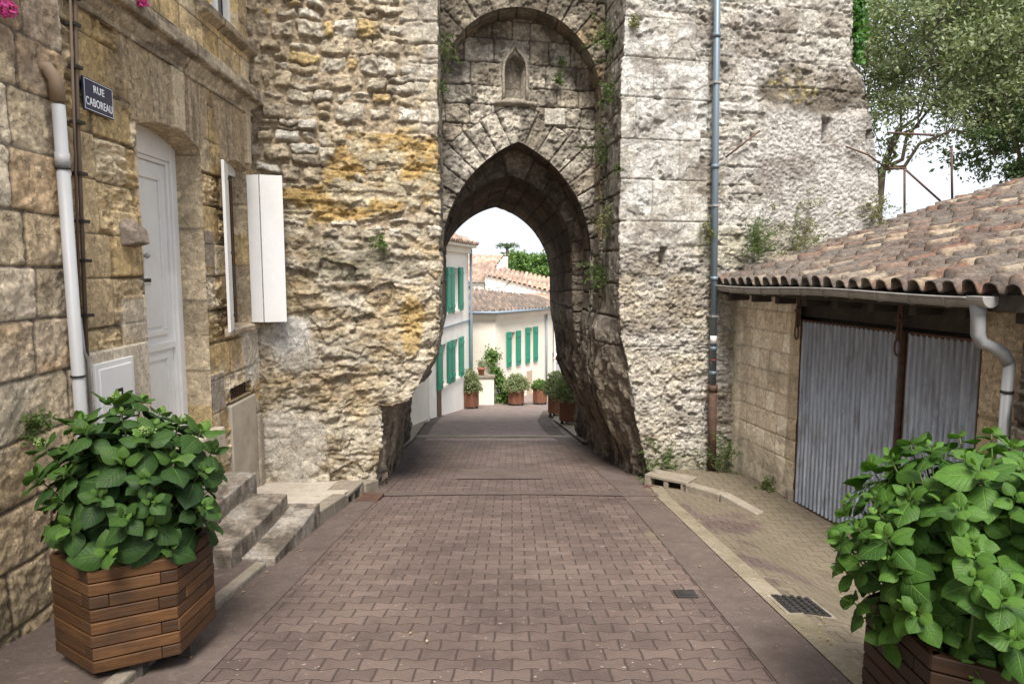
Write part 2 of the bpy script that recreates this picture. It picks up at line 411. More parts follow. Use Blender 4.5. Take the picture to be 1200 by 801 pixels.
def mat_pavers():
    """interlocking bone shaped pavers, joints zigzag along every row"""
    m, nt, b = new_mat('interlocking pavers')
    co = nd(nt, 'ShaderNodeTexCoord').outputs['Object']
    sx = nd(nt, 'ShaderNodeSeparateXYZ'); L(nt, co, sx.inputs[0])
    W, Hh = .198, .118
    X = math_(nt, 'DIVIDE', sx.outputs[0], W); Y = math_(nt, 'DIVIDE', sx.outputs[1], Hh)
    tri = math_(nt, 'SUBTRACT', math_(nt, 'PINGPONG', X, .5), .25)      # -.25...25, period 1
    trap = math_(nt, 'MAXIMUM', math_(nt, 'MINIMUM', math_(nt, 'MULTIPLY', tri, 8.), 1.), -1.)
    ck = math_(nt, 'COSINE', math_(nt, 'MULTIPLY', Y, math.pi))
    Y2 = math_(nt, 'SUBTRACT', Y, math_(nt, 'MULTIPLY', math_(nt, 'MULTIPLY', ck, trap), .105))
    wob = math_(nt, 'MULTIPLY', math_(nt, 'SUBTRACT', noise(nt, 9, 2), .5), .10)
    row = math_(nt, 'FLOOR', Y2)
    fy = math_(nt, 'FRACT', math_(nt, 'ADD', Y2, 0.))
    Xo = math_(nt, 'ADD', math_(nt, 'ADD', X, wob), math_(nt, 'MULTIPLY', math_(nt, 'FRACT', math_(nt, 'MULTIPLY', row, .5)), 1.))
    fx = math_(nt, 'FRACT', Xo); cx = math_(nt, 'FLOOR', Xo)
    dy = math_(nt, 'MULTIPLY', math_(nt, 'MINIMUM', fy, math_(nt, 'SUBTRACT', 1., fy)), Hh)
    dx = math_(nt, 'MULTIPLY', math_(nt, 'MINIMUM', fx, math_(nt, 'SUBTRACT', 1., fx)), W)
    d = math_(nt, 'MINIMUM', math_(nt, 'ADD', dy, .0022), dx)
    d = math_(nt, 'ADD', d, math_(nt, 'MULTIPLY', math_(nt, 'SUBTRACT', noise(nt, 70, 3), .5), .004))
    joint = ramp(nt, math_(nt, 'MULTIPLY', d, 100.), [(.24, 1.), (.44, 0.)])
    wn = nd(nt, 'ShaderNodeTexWhiteNoise', noise_dimensions='2D')
    cv = nd(nt, 'ShaderNodeCombineXYZ'); L(nt, cx, cv.inputs[0]); L(nt, row, cv.inputs[1]); L(nt, cv.outputs[0], wn.inputs['Vector'])
    c = ramp(nt, wn.outputs['Value'], [(0., (.094, .068, .058)), (.5, (.110, .079, .067)), (1., (.130, .095, .081))])
    c = mixc(nt, 1., c, ramp(nt, noise(nt, 130, 8, rough=.9), [(.32, .55), (.5, 1.), (.68, 1.5)]), 'MULTIPLY')
    c = mixc(nt, 1., c, ramp(nt, noise(nt, 1.3, 9, rough=.75), [(.3, .60), (.5, 1.), (.7, 1.42)]), 'MULTIPLY')
    # worn mossy grey film, strongest on the garage side
    mossx = ramp(nt, math_(nt, 'ADD', math_(nt, 'MULTIPLY', sx.outputs[0], .25), noise(nt, 1.1, 5)), [(.93, 0.), (1.1, 1.)])
    pale = mixc(nt, noise(nt, 6, 4), (.11, .09, .06), (.22, .185, .13))
    c = mixc(nt, math_(nt, 'MULTIPLY', mossx, .8), c, pale)
    dk = ramp(nt, noise(nt, 2.6, 6, rough=.7), [(.55, 0.), (.7, 1.)])
    c = mixc(nt, math_(nt, 'MULTIPLY', dk, .45), c, (.085, .068, .055))
    sp = ramp(nt, noise(nt, 38, 2, rough=.4), [(.72, 0.), (.75, 1.)])
    c = mixc(nt, math_(nt, 'MULTIPLY', sp, .5), c, (.50, .46, .42))
    jc = mixc(nt, mossx, (.055, .042, .036), (.10, .10, .045))
    c = mixc(nt, joint, c, jc)
    L(nt, c, b.inputs['Base Color']); b.inputs['Roughness'].default_value = .82; b.inputs['Specular IOR Level'].default_value = .3
    bv = ramp(nt, math_(nt, 'MULTIPLY', d, 100.), [(.2, 0.), (.7, .8), (1., 1.)])
    ch = bump(nt, None, bv, .9, .008)
    ch = bump(nt, None, noise(nt, 4, 4), .25, .02, ch)
    bump(nt, b, noise(nt, 230, 3, rough=.7), .35, .003, ch)
    return m
M['pavers'] = mat_pavers()
def mat_concrete(name, c0, c1, moss=0., joints=None):
    m, nt, b = new_mat(name)
    c = mixc(nt, ramp(nt, noise(nt, 3, 12, rough=.8), [(.35, 0.), (.65, 1.)]), c0, c1)
    c = mixc(nt, math_(nt, 'MULTIPLY', ramp(nt, noise(nt, 17, 8, rough=.75, dist=1.), [(.56, 0.), (.64, 1.)]), .45), c, tuple(min(1, x*1.7) for x in c1))
    c = mixc(nt, 1., c, ramp(nt, noise(nt, 150, 4, rough=.8), [(.3, .75), (.7, 1.25)]), 'MULTIPLY')
    dk = ramp(nt, noise(nt, 5, 6, rough=.75), [(.55, 0.), (.7, 1.)])
    c = mixc(nt, math_(nt, 'MULTIPLY', dk, .55), c, (.07, .055, .042))
    if moss: c = mixc(nt, math_(nt, 'MULTIPLY', ramp(nt, noise(nt, 2, 6, rough=.7), [(.42, 0.), (.6, 1.)]), moss), c, (.15, .13, .075))
    L(nt, c, b.inputs['Base Color']); b.inputs['Roughness'].default_value = .88; b.inputs['Specular IOR Level'].default_value = .25
    ch = bump(nt, None, noise(nt, 8, 6), .5, .02)
    bump(nt, b, noise(nt, 160, 4), .5, .004, ch)
    return m
M['concrete'] = mat_concrete('pinkish concrete strip', (.078, .058, .049), (.130, .100, .086))
M['gutterstone'] = mat_concrete('pale gutter concrete', (.17, .145, .115), (.30, .26, .21), .3)
M['mosscrete'] = mat_concrete('mossy gutter concrete', (.15, .125, .085), (.28, .24, .18), .45)
M['square'] = mat_concrete('worn pale street surface', (.17, .130, .115), (.25, .20, .18))
M['landing'] = mat_concrete('pale landing', (.36, .31, .25), (.50, .45, .38))
M['earth'] = mat_concrete('earth', (.16, .13, .09), (.25, .21, .15), .6)

def mat_tiles():
    m, nt, b = new_mat('clay roof tiles')
    at = nd(nt, 'ShaderNodeAttribute', attribute_name='Col').outputs['Color']
    c = mixc(nt, 1., at, ramp(nt, noise(nt, 22, 6, rough=.75), [(.3, .5), (.5, 1.), (.7, 1.5)]), 'MULTIPLY')
    c = mixc(nt, math_(nt, 'MULTIPLY', ramp(nt, noise(nt, 9, 8, rough=.75), [(.52, 0.), (.62, 1.)]), .6), c, (.05, .042, .036))
    c = mixc(nt, math_(nt, 'MULTIPLY', ramp(nt, noise(nt, 34, 4, rough=.6), [(.6, 0.), (.66, 1.)]), .4), c, (.30, .28, .22))
    L(nt, c, b.inputs['Base Color']); b.inputs['Roughness'].default_value = .9; b.inputs['Specular IOR Level'].default_value = .2
    bump(nt, b, noise(nt, 60, 6, rough=.7), .6, .008)
    return m
M['tiles'] = mat_tiles()
def mat_sheet():
    m, nt, b = new_mat('corrugated galvanised sheet')
    co = nd(nt, 'ShaderNodeTexCoord').outputs['Object']
    mp = nd(nt, 'ShaderNodeMapping'); mp.inputs['Scale'].default_value = (1, 1, .09); L(nt, co, mp.inputs[0])
    n1 = noise(nt, 22, 8, mp.outputs[0], .7)
    c = ramp(nt, n1, [(.3, (.16, .175, .205)), (.44, (.33, .375, .45)), (.6, (.46, .52, .61)), (.72, (.70, .75, .82))])
    mp2 = nd(nt, 'ShaderNodeMapping'); mp2.inputs['Scale'].default_value = (1, 1, .3); L(nt, co, mp2.inputs[0])
    c = mixc(nt, math_(nt, 'MULTIPLY', ramp(nt, noise(nt, 7, 8, mp2.outputs[0], .7), [(.50, 0.), (.64, 1.)]), .5), c, (.13, .115, .11))
    c = mixc(nt, math_(nt, 'MULTIPLY', ramp(nt, noise(nt, 30, 5, mp2.outputs[0], .6), [(.62, 0.), (.7, 1.)]), .6), c, (.62, .66, .70))
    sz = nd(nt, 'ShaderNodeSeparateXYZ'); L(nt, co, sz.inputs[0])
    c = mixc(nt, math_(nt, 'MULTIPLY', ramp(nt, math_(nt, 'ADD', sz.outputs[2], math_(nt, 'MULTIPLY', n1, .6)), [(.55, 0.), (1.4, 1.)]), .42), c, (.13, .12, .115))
    L(nt, c, b.inputs['Base Color']); b.inputs['Roughness'].default_value = .5; b.inputs['Metallic'].default_value = .25
    bump(nt, b, noise(nt, 20, 5), .25, .006)
    return m
M['sheet'] = mat_sheet()

# ------------------------------------------------------------------ frames of reference (metres, eye at z=1.6)
def base(Y):
    Y = np.asarray(Y, float)
    z = -.13*Y
    z = np.where(Y > 23, -.13*23 - .13*(1-np.exp(-(Y-23)/1.5))*1.5*1.0, z)
    z = np.where(Y < -4, .52+.06*(1-np.exp((Y+4)/2.)), z)
    return z
def bz(Y): return float(base(Y))
# left house wall: u along it, d out towards the street
LP = np.array([-2.75, 3.48]); LD = np.array([-.0325, 1.])/math.hypot(.0325, 1); LN = np.array([LD[1], -LD[0]])
def LH(u, z, d=0.):
    u, z, d = np.broadcast_arrays(np.asarray(u, float), z, d)
    return np.stack([LP[0]+u*LD[0]+d*LN[0], LP[1]+u*LD[1]+d*LN[1], z], -1)
# gate tower: s along its face, t into the passage (the passage is skewed by K)
TH = R(12); TO = np.array([-1.5, 8.0]); TS = np.array([math.cos(TH), math.sin(TH)]); TT = np.array([-math.sin(TH), math.cos(TH)]); K = .13
def TW(s, z, t=0.):
    s, z, t = np.broadcast_arrays(np.asarray(s, float), z, t)
    return np.stack([TO[0]+s*TS[0]+t*TT[0], TO[1]+s*TS[1]+t*TT[1], z], -1)
# garage wall
GP = np.array([2.99, 8.97]); GD = np.array([.2, -1.])/math.hypot(.2, 1); GN = np.array([-.981, -.196])
def GR(u, z, d=0.):
    u, z, d = np.broadcast_arrays(np.asarray(u, float), z, d)
    return np.stack([GP[0]+u*GD[0]+d*GN[0], GP[1]+u*GD[1]+d*GN[1], z], -1)
def v3(a): return Vector([float(x) for x in a])
def fbox(mb, F, u0, u1, z0, z1, d0, d1):
    o = v3(F(u0, z0, d0)); mb.box(o, v3(F(u1, z0, d0))-o, v3(F(u0, z0, d1))-o, (0, 0, z1-z0))
# ================================================================== LEFT HOUSE
def rot_rect(u0, u1, z0, z1): return [(u0, z0), (u1, z0), (u1, z1), (u0, z1)]
def seg_arch(u0, u1, z0, z1, rise, n=10):
    w = (u1-u0)/2; r = (w*w+rise*rise)/(2*rise); c = ((u0+u1)/2, z1+rise-r); a = math.asin(w/r)
    return [(u0, z0), (u1, z0)] + [(c[0]+r*math.sin(a-2*a*i/n), c[1]+r*math.cos(a-2*a*i/n)) for i in range(n+1)]
DOOR = seg_arch(1.74, 2.88, .10, 2.68, .10)
WIN = seg_arch(3.47, 4.06, 1.02, 2.66, .07)
UPW = rot_rect(3.30, 4.00, 4.02, 5.6)
VENT = rot_rect(3.34, 3.96, .27, .41)

def smooth_mask(U, V, rects, e=.012):
    m = np.zeros(U.shape)
    for (a, b, c, d) in rects:
        m = np.maximum(m, ss(0, e, U-a)*ss(0, e, b-U)*ss(0, e, V-c)*ss(0, e, d-V))
    return m
LPAL = [(.58, .43, .235), (.52, .385, .20), (.65, .50, .295), (.46, .335, .17), (.62, .455, .235), (.56, .43, .26), (.69, .57, .39)]
def main_wall_field(U, V):
    D, H, H2 = lay(U, V, 21, (.29, .37), (.34, .62), vr=(-1.3, 6.6), warp=.004)
    joint = 1-ss(.002, .011, D)
    rough = ss(.40, .50, H2)
    # eroded stones: ridged and hollowed, as tide marks in soft limestone
    st = fbm(U*3+2*fbm(U*3, V*4, 2, 8), V*26, 4, 31); pit = fbm(U*26, V*30, 3, 33)
    er = (ss(.30, .75, st)*.026 + ss(.35, .6, pit)*.022) * rough
    env = ss(0., .03, D)
    h = .012*(H-.5) - .012*joint - rough*.034 + er*env + .004*(fbm(U*9, V*9, 4, 4)-.5) - rough*.01*(1-env) + rough*.022*facet(U*13, V*17, 60)*env + .004*facet(U*30, V*30, 61)
    col = pal(H, LPAL)
    col = mix(col, (.50, .37, .20), .45*ss(.5, .7, fbm(U*2.2, V*1.6, 4, 61)))
    col = mix(col, (.58, .52, .43), .6*ss(.55, .7, fbm(U*2.0+9, V*2.2, 4, 62)))
    # run-off stains below the string course, and damp near the ground
    run = ss(.5, .75, fbm(U*9, V*.7, 3, 63))
    col = mix(col, (.20, .155, .105), .55*run*ss(2.2, 3.3, V)*(V < 3.4))
    col = mix(col, (.21, .16, .11), .5*ss(.5, .7, fbm(U*2.5, V*6, 4, 64)))
    col = mix(col, (.10, .08, .06), .75*joint)
    # smooth dressed surrounds
    sm = smooth_mask(U, V, [(1.40, 1.76, .45, 1.05), (2.86, 3.10, 1.62, 1.98), (2.86, 3.22, -.3, .62), (3.22, 3.46, 1.3, 1.6),
                            (1.55, 3.15, 2.74, 3.3), (3.25, 4.25, 2.72, 3.3), (1.36, 1.78, 1.55, 2.02), (2.2, 4.3, 3.55, 3.95), (3.0, 4.12, 3.6, 4.02), (4.0, 4.3, 3.5, 5.5), (1.42, 1.80, 1.07, 1.42)])
    h = h*(1-sm) + (.010-.006*(D < .005))*sm
    # lintel voussoirs
    for (c, z0, hw) in ((2.31, 2.70, .62), (3.765, 2.68, .42)):
        m = (np.abs(U-c) < hw+.3*(V-z0)) & (V > z0) & (V < 3.3)
        ph = (U-c)/(1+.35*(V-z0)); k = np.abs(((ph/.27) % 1)-.5); j = (k > .485) & m
        h = np.where(m, .012 + .003*(fbm(U*8, V*8, 3, 5)-.5) - .010*j, h)
        col = np.where(m[..., None], mix(pal(hsh(np.floor(ph/.27), 3, 5), [(.42, .34, .235), (.47, .38, .27), (.40, .315, .21)]), (.12, .09, .06), .8*j), col)
        col = mix(col, (.19, .145, .10), .5*m*run)
    col = mix(col, (.22, .17, .12), .4*sm*run)
    col = mix(col, (.25, .22, .20), .75*smooth_mask(U, V, [(2.86, 3.10, 1.62, 1.98), (2.86, 3.20, .25, .62)], .03))
    col = mix(col, (.60, .55, .47), .5*smooth_mask(U, V, [(1.40, 1.76, .45, 1.40)], .03))
    # pale repair mortar patch at the foot next to the tower
    pt = blob(U, V, 4.1, .75, .35, .4, 3)
    col = mix(col, (.62, .58, .52), .7*pt)
    return h, col
def neigh_wall_field(U, V):
    D, H, H2 = lay(U, V, 5, (.30, .37), (.36, .78), vr=(-1.35, 6.6), warp=.012, ws=3)
    joint = 1-ss(.003, .013, D)
    edge = ss(0., .035, D)
    pit = fbm(U*20, V*24, 4, 41)
    up_ = ss(1.9, 2.3, V)
    h = .010*(H-.5) - .014*joint*(1-.6*up_) + .004*edge + .007*(ss(.3, .62, pit)-1)*ss(.2, .7, H2) + .010*(fbm(U*30, V*34, 4, 49)-.5) + .009*facet(U*14, V*16, 62) + .005*(fbm(U*7, V*7, 4, 44)-.5)
    col = pal(H, [(.68, .56, .40), (.58, .47, .32), (.76, .65, .49), (.62, .48, .305), (.46, .35, .215), (.72, .60, .45), (.58, .42, .26)])
    col = mix(col, (.24, .165, .12), .7*blob(U, V, .2, 3.2, .9, .5, 1))
    col = mix(col, (.25, .19, .13), .6*ss(.52, .72, fbm(U*3, V*3, 4, 45)))
    col = mix(col, (.14, .115, .095), .7*ss(2.1, 2.6, V)*ss(.56, .66, fbm(U*4, V*1.5, 4, 46)))
    col = mix(col, (.55, .48, .38), .5*ss(.55, .7, fbm(U*1.5, V*2, 4, 47)))
    col = mix(col, (.10, .085, .07), .8*joint)
    col = mix(col, (.20, .18, .12), .5*ss(.2, -.25, V+.3*fbm(U*4, V*4, 3, 4)))
    return h, col

house = thing('stone_house', 'weathered tan stone house with white panelled door and folding shutters, touching the tower', 'house', (-4.5, 6, bz(6)))
u = np.concatenate([np.arange(.885, 4.30, .0115), [4.32]]); z = np.concatenate([np.arange(-1.35, 4.75, .0095), np.arange(4.8, 6.6, .05), [6.6]])
U, Z = np.meshgrid(u, z, indexing='ij')
U, Z, keep = cut(U, Z, [DOOR, WIN, UPW, VENT])
h, col = main_wall_field(U, Z)
grid_obj('wall', LH(U, Z), M['stone_house'], house, h, col, keep, towards=(0, 5, 2))
# reveals of the openings (jambs, soffits) as one part per opening
def reveal(F, poly, d0, d1, field_mat, parent, name='reveal', n=8, c0=(.44, .36, .25), seed=0, closed=True):
    pts = np.array(poly + [poly[0]] if closed else poly)
    seg = np.r_[0, np.cumsum(np.hypot(*np.diff(pts, axis=0).T))]
    s = np.unique(np.concatenate([np.arange(0, seg[-1], .02), seg])); pu = np.interp(s, seg, pts[:, 0]); pz = np.interp(s, seg, pts[:, 1])
    d = np.linspace(d0, d1, n); PU, DD = np.meshgrid(pu, d, indexing='ij'); PZ, _ = np.meshgrid(pz, d, indexing='ij'); S_, _ = np.meshgrid(s, d, indexing='ij')
    Hn = hsh(np.floor(PZ/.33), np.floor(S_/3), seed+3); col = pal(Hn, [c0, tuple(x*.85 for x in c0), tuple(x*1.12 for x in c0), (.46, .35, .19)])
    hh = .006*(fbm(S_*9, DD*9, 4, seed)-.5); hh[:, 0] = 0
    j = (np.abs((PZ/.33) % 1-.5) > .48); col = mix(col, (.12, .1, .07), .7*j)
    c = v3(F(np.mean([p[0] for p in poly]), np.mean([p[1] for p in poly]), (d0+d1)/2))
    return grid_obj(name, F(PU, PZ, DD), field_mat, parent, hh, col, towards=c)
reveal(LH, DOOR, .006, -.34, M['stone_house'], house, 'door_reveal')
reveal(LH, WIN, .006, -.30, M['stone_house'], house, 'window_reveal', seed=4)
reveal(LH, UPW, .006, -.30, M['smooth'], house, 'upper_window_reveal', seed=5)
mb = MB(); fbox(mb, LH, .88, 4.3, -1.3, 6.55, -.36, -5.5); mb.build('body', M['cream'], house)
mb = MB(); o = [v3(LH(.6, 6.6, .35)), v3(LH(4.32, 6.6, .35)), v3(LH(4.32, 6.7, .35)), v3(LH(4.32, 7.9, -2.8)), v3(LH(4.32, 6.6, -5.8))]
mb.prism(o[:1] + [v3(LH(.6, 6.7, .35)), v3(LH(.6, 7.9, -2.8)), v3(LH(.6, 6.6, -5.8))], v3(LH(4.32, 6.6, .35))-o[0]); mb.build('roof', M['tiles'], house)

# cornice: moulded string course swept along the wall
def sweep(F, prof, u0, u1, name, parent, field=None, seed=0, mat='stone_house', ends=True, step=.03):
    us = np.arange(u0, u1+step, step); us[-1] = u1
    pr = np.array(prof); seg = np.r_[0, np.cumsum(np.hypot(*np.diff(pr, axis=0).T))]
    s = np.unique(np.concatenate([np.arange(0, seg[-1], .012), seg])); pd = np.interp(s, seg, pr[:, 0]); pz = np.interp(s, seg, pr[:, 1])
    UU, PD = np.meshgrid(us, pd, indexing='ij'); _, PZ = np.meshgrid(us, pz, indexing='ij')
    er = .010*(fbm(UU*5, PZ*20, 4, seed)-.5)
    col = pal(hsh(np.floor(UU/.85), 1, seed), [(.43, .36, .27), (.39, .32, .23), (.47, .40, .30)])
    col = mix(col, (.17, .14, .11), .75*ss(.45, .62, fbm(UU*3, PZ*12, 5, seed+1)))
    j = np.abs((UU/.85) % 1-.5) > .494
    col = mix(col, (.10, .08, .06), .8*j)
    P = F(UU, PZ, PD)
    # close the ends by adding collapsed rows at the wall
    if ends:
        e0 = F(np.full(s.shape, u0), pz, np.zeros(s.shape)); e1 = F(np.full(s.shape, u1), pz, np.zeros(s.shape))
        P = np.concatenate([e0[None], P, e1[None]]); er = np.concatenate([er[:1]*0, er, er[:1]*0]); col = np.concatenate([col[:1], col, col[-1:]])
    return grid_obj(name, P, M[mat], parent, er, col, towards=v3(F((u0+u1)/2, pr[:, 1].mean(), 2.)))
sweep(LH, [(0, 3.27), (.035, 3.275), (.04, 3.31), (.06, 3.33), (.085, 3.36), (.10, 3.40), (.15, 3.405), (.16, 3.42), (.16, 3.52), (.15, 3.53), (.0, 3.60)], .93, 4.36, 'cornice', house, seed=70)
sweep(LH, [(0, 3.90), (.05, 3.93), (.09, 3.95), (.10, 4.01), (.0, 4.03)], 2.95, 4.33, 'upper_window_sill', house, seed=72)
sweep(LH, [(-.2, .94), (.02, .94), (.05, .95), (.055, 1.005), (.0, 1.02), (-.28, 1.035)], 3.28, 4.16, 'window_sill', house, seed=73, mat='smooth')
# keystones
for (c, w, z0, z1) in ((2.40, .115, 2.77, 3.26), (4.06, .06, 2.74, 3.26)):
    mb = MB(); a = [v3(LH(c-w*.8, z0, -.05)), v3(LH(c+w*.8, z0, -.05)), v3(LH(c+w, z1, -.05)), v3(LH(c-w, z1, -.05))]
    mb.prism(a, v3(LH(0, 0, .105))-v3(LH(0, 0, 0)))
    k = mb.build('keystone', M['smooth'], house, .01)
    at = k.data.color_attributes.new('Col', 'FLOAT_COLOR', 'POINT')
    for x in at.data: x.color = (.47, .39, .28, 1)
def paint(o, c):
    at = o.data.color_attributes.new('Col', 'FLOAT_COLOR', 'POINT')
    at.data.foreach_set('color', np.tile(np.array(list(c)+[1.], np.float32), len(o.data.vertices)))
    return o

# door: frame, leaf with mouldings
def panel(mb, F, u0, u1, z0, z1, d, depth=.02, w=.045):
    """raised moulding frame round a recessed panel"""
    for (a, b, c, e) in ((u0, u1, z1-w, z1), (u0, u1, z0, z0+w), (u0, u0+w, z0+w+.001, z1-w-.001), (u1-w, u1, z0+w+.001, z1-w-.001)):
        fbox(mb, F, a, b, c, e, d-.005, d+depth)
    i = w+.03
    fbox(mb, F, u0+i, u1-i, z0+i, z1-i, d-.005, d+depth*.55)
door = None
mb = MB()
DX = -.27
for a, b, c, e, dd in ((1.70, 1.815, .10, 2.8, .05), (2.785, 2.90, .10, 2.8, .05), (1.815, 2.785, 2.56, 2.8, .045)): fbox(mb, LH, a, b, c, e, DX-.06, DX+dd)
for a, b, c, e in ((1.815, 1.85, .10, 2.56), (2.75, 2.785, .10, 2.56), (1.85, 2.75, 2.525, 2.56)): fbox(mb, LH, a, b, c, e, DX-.05, DX+.025)
mb.build('door_frame', M['white'], house, .006)
mb = MB(); fbox(mb, LH, 1.852, 2.748, .12, 2.523, DX-.05, DX)
panel(mb, LH, 1.97, 2.64, 1.03, 2.42, DX); panel(mb, LH, 1.97, 2.64, .24, .86, DX)
fbox(mb, LH, 1.86, 2.74, .90, .965, DX, DX+.03)
fbox(mb, LH, 1.86, 2.74, .13, .20, DX, DX+.03)
dleaf = mb.build('door', M['white'], house, .005)
mb = MB(); fbox(mb, LH, 2.17, 2.37, 1.485, 1.545, DX+.012, DX+.028); mb.build('letter_slot', M['white'], dleaf, .004)
mb = MB(); fbox(mb, LH, 2.19, 2.35, 1.50, 1.53, DX+.0285, DX+.032); mb.build('slot_flap', M['black'], dleaf)
mb = MB(); mb.tube([v3(LH(2.26, 1.72, DX+.01)), v3(LH(2.26, 1.72, DX+.03)), v3(LH(2.26, 1.72, DX+.055)), v3(LH(2.26, 1.72, DX+.075))], [.022, .012, .026, .012], 14); mb.build('door_knob', M['zinc'], dleaf)
mb = MB(); fbox(mb, LH, 1.66, 2.94, -.12, .118, -.30, .10); paint(mb.build('threshold', M['smooth'], house, .02), (.45, .39, .31))
# window with folding shutters
mb = MB()
for a, b, c, e in ((3.47, 3.53, 1.03, 2.75), (4.00, 4.06, 1.03, 2.75), (3.53, 4.00, 2.60, 2.75), (3.53, 4.00, 1.03, 1.10), (3.745, 3.785, 1.10, 2.60)): fbox(mb, LH, a, b, c, e, -.22, -.15)
win = mb.build('window', M['brownwood'], house, .005)
mb = MB(); fbox(mb, LH, 3.50, 4.03, 1.08, 2.62, -.20, -.19); mb.build('pane', M['glass'], win)
mb = MB(); fbox(mb, LH, 3.40, 4.12, 2.60, 2.74, -.145, -.11); mb.build('window_head', M['white'], win)
def leafbox(mb, p, q, z0, z1, th=.028):
    """vertical board between plan points p and q (u,d)"""
    a = v3(LH(p[0], z0, p[1])); b = v3(LH(q[0], z0, q[1])); e = (b-a); n = Vector((e.y, -e.x, 0)).normalized()*th
    mb.box(a, e, n, (0, 0, z1-z0))
mb = MB(); leafbox(mb, (4.045, .02), (4.03, .15), 1.03, 2.62); leafbox(mb, (4.028, .153), (4.10, .375), 1.03, 2.62)
s1 = mb.build('shutter', M['white'], house, .004)
for zz in (1.25, 2.4):
    mb = MB(); leafbox(mb, (4.055, .06), (4.04, .15), zz, zz+.035, .006); mb.build('hinge', M['white'], s1)
mb = MB(); leafbox(mb, (3.47, .03), (3.30, .075), 1.00, 2.64); leafbox(mb, (3.298, .08), (3.12, .125), 1.00, 2.64)
s2 = mb.build('shutter', M['white'], house, .004)
mb = MB()
for zz in (1.15, 1.75, 2.45):
    mb = MB(); fbox(mb, LH, 3.13, 3.2, zz, zz+.03, .150, .158); mb.build('hinge', M['iron'], s2)
mb = MB(); fbox(mb, LH, 3.17, 3.185, 1.35, 1.65, .150, .165); mb.build('latch', M['iron'], s2)
# upper window: open casement, lace curtain
mb = MB()
for a, b, c, e in ((3.30, 3.36, 4.03, 5.6), (3.94, 4.0, 4.03, 5.6), (3.36, 3.94, 4.03, 4.10), (3.63, 3.67, 4.10, 5.6)): fbox(mb, LH, a, b, c, e, -.13, -.07)
w2 = mb.build('window', M['white'], house, .005)
mb = MB(); fbox(mb, LH, 3.34, 3.96, 4.08, 5.6, -.145, -.135); mb.build('pane', M['glass'], w2)
mb = MB()
pts = [(3.38+.022*i, -.125+.012*math.sin(i*1.9)) for i in range(12)]
for (a, b) in zip(pts, pts[1:]):
    p = v3(LH(a[0], 4.12+.25*(a[0]-3.38), a[1])); q = v3(LH(b[0], 4.12+.25*(b[0]-3.38), b[1])); mb.box(p, q-p, (.003, 0, 0), (0, 0, 1.4))
mb.build('curtain', M['letter'], w2)
# meter box
mb = MB(); fbox(mb, LH, .86, 1.70, .20, 1.06, -.05, .035); paint(mb.build('meter_surround', M['smooth'], house, .012), (.48, .42, .33))
mb = MB(); fbox(mb, LH, .945, 1.43, .30, .985, .02, .052); fbox(mb, LH, .985, 1.39, .34, .945, .05, .060)
mbx = mb.build('meter_box', M['white'], house, .006)
mb = MB(); fbox(mb, LH, 1.155, 1.245, .69, .785, .0602, .0635); mb.build('box_label', M['black'], mbx)
mb = MB(); fbox(mb, LH, 1.182, 1.218, .715, .76, .0636, .0650); mb.build('label_mark', M['letter'], mbx)
mb = MB(); mb.tube([v3(LH(.88, .3, .045)), v3(LH(.88, 1.03, .045)), v3(LH(.87, 1.08, .03)), v3(LH(.87, 1.3, .02))], .012, 8); mb.build('conduit', M['zinc'], house)
# vent grate and cement panel
mb = MB()
for i in range(9): fbox(mb, LH, 3.37+i*.066, 3.385+i*.066, .262, .418, -.06, -.045)
fbox(mb, LH, 3.34, 3.96, .262, .277, -.066, -.042); fbox(mb, LH, 3.34, 3.96, .403, .418, -.066, -.042)
mb.build('vent_grate', M['rust'], house)
reveal(LH, VENT, .006, -.2, M['stone_house'], house, 'vent_reveal', n=5)
mb = MB(); fbox(mb, LH, 3.3, 4.0, .2, .45, -.21, -.20); mb.build('vent_backing', M['black'], house)
mb = MB(); fbox(mb, LH, 3.30, 4.02, -1.0, .235, -.04, .03); mb.build('cement_panel', mat_plain('cement render', (.40, .35, .28), .9, var=.15, scale=3, bmp=.4, dirt=(.2, .16, .11), damt=.6), house, .012)
mb = MB(); fbox(mb, LH, 4.04, 4.17, -1.0, .0, -.04, .05); fbox(mb, LH, 4.05, 4.16, .002, .15, -.04, .03); paint(mb.build('stone_jamb', M['smooth'], house, .025), (.28, .24, .19))
# projecting weathered corbel stone beside the door
bm = bmesh.new()
pv = [(-.10, .0, -.09), (.10, 0, -.10), (.12, 0, .05), (.0, 0, .13), (-.12, 0, .06), (-.05, .13, -.06), (.06, .14, -.07), (.07, .12, .03), (.0, .10, .07), (-.06, .11, .02)]
vs = [bm.verts.new(v3(LH(1.53+a, 1.86+c, b))) for a, b, c in pv]
bmesh.ops.convex_hull(bm, input=vs); me = bpy.data.meshes.new('corbel_stone'); bm.to_mesh(me); bm.free()
o = paint(mesh_obj('corbel_stone', me, M['stone_house'], house), (.27, .22, .18)); m = o.modifiers.new('b', 'BEVEL'); m.width = .012; m.segments = 2
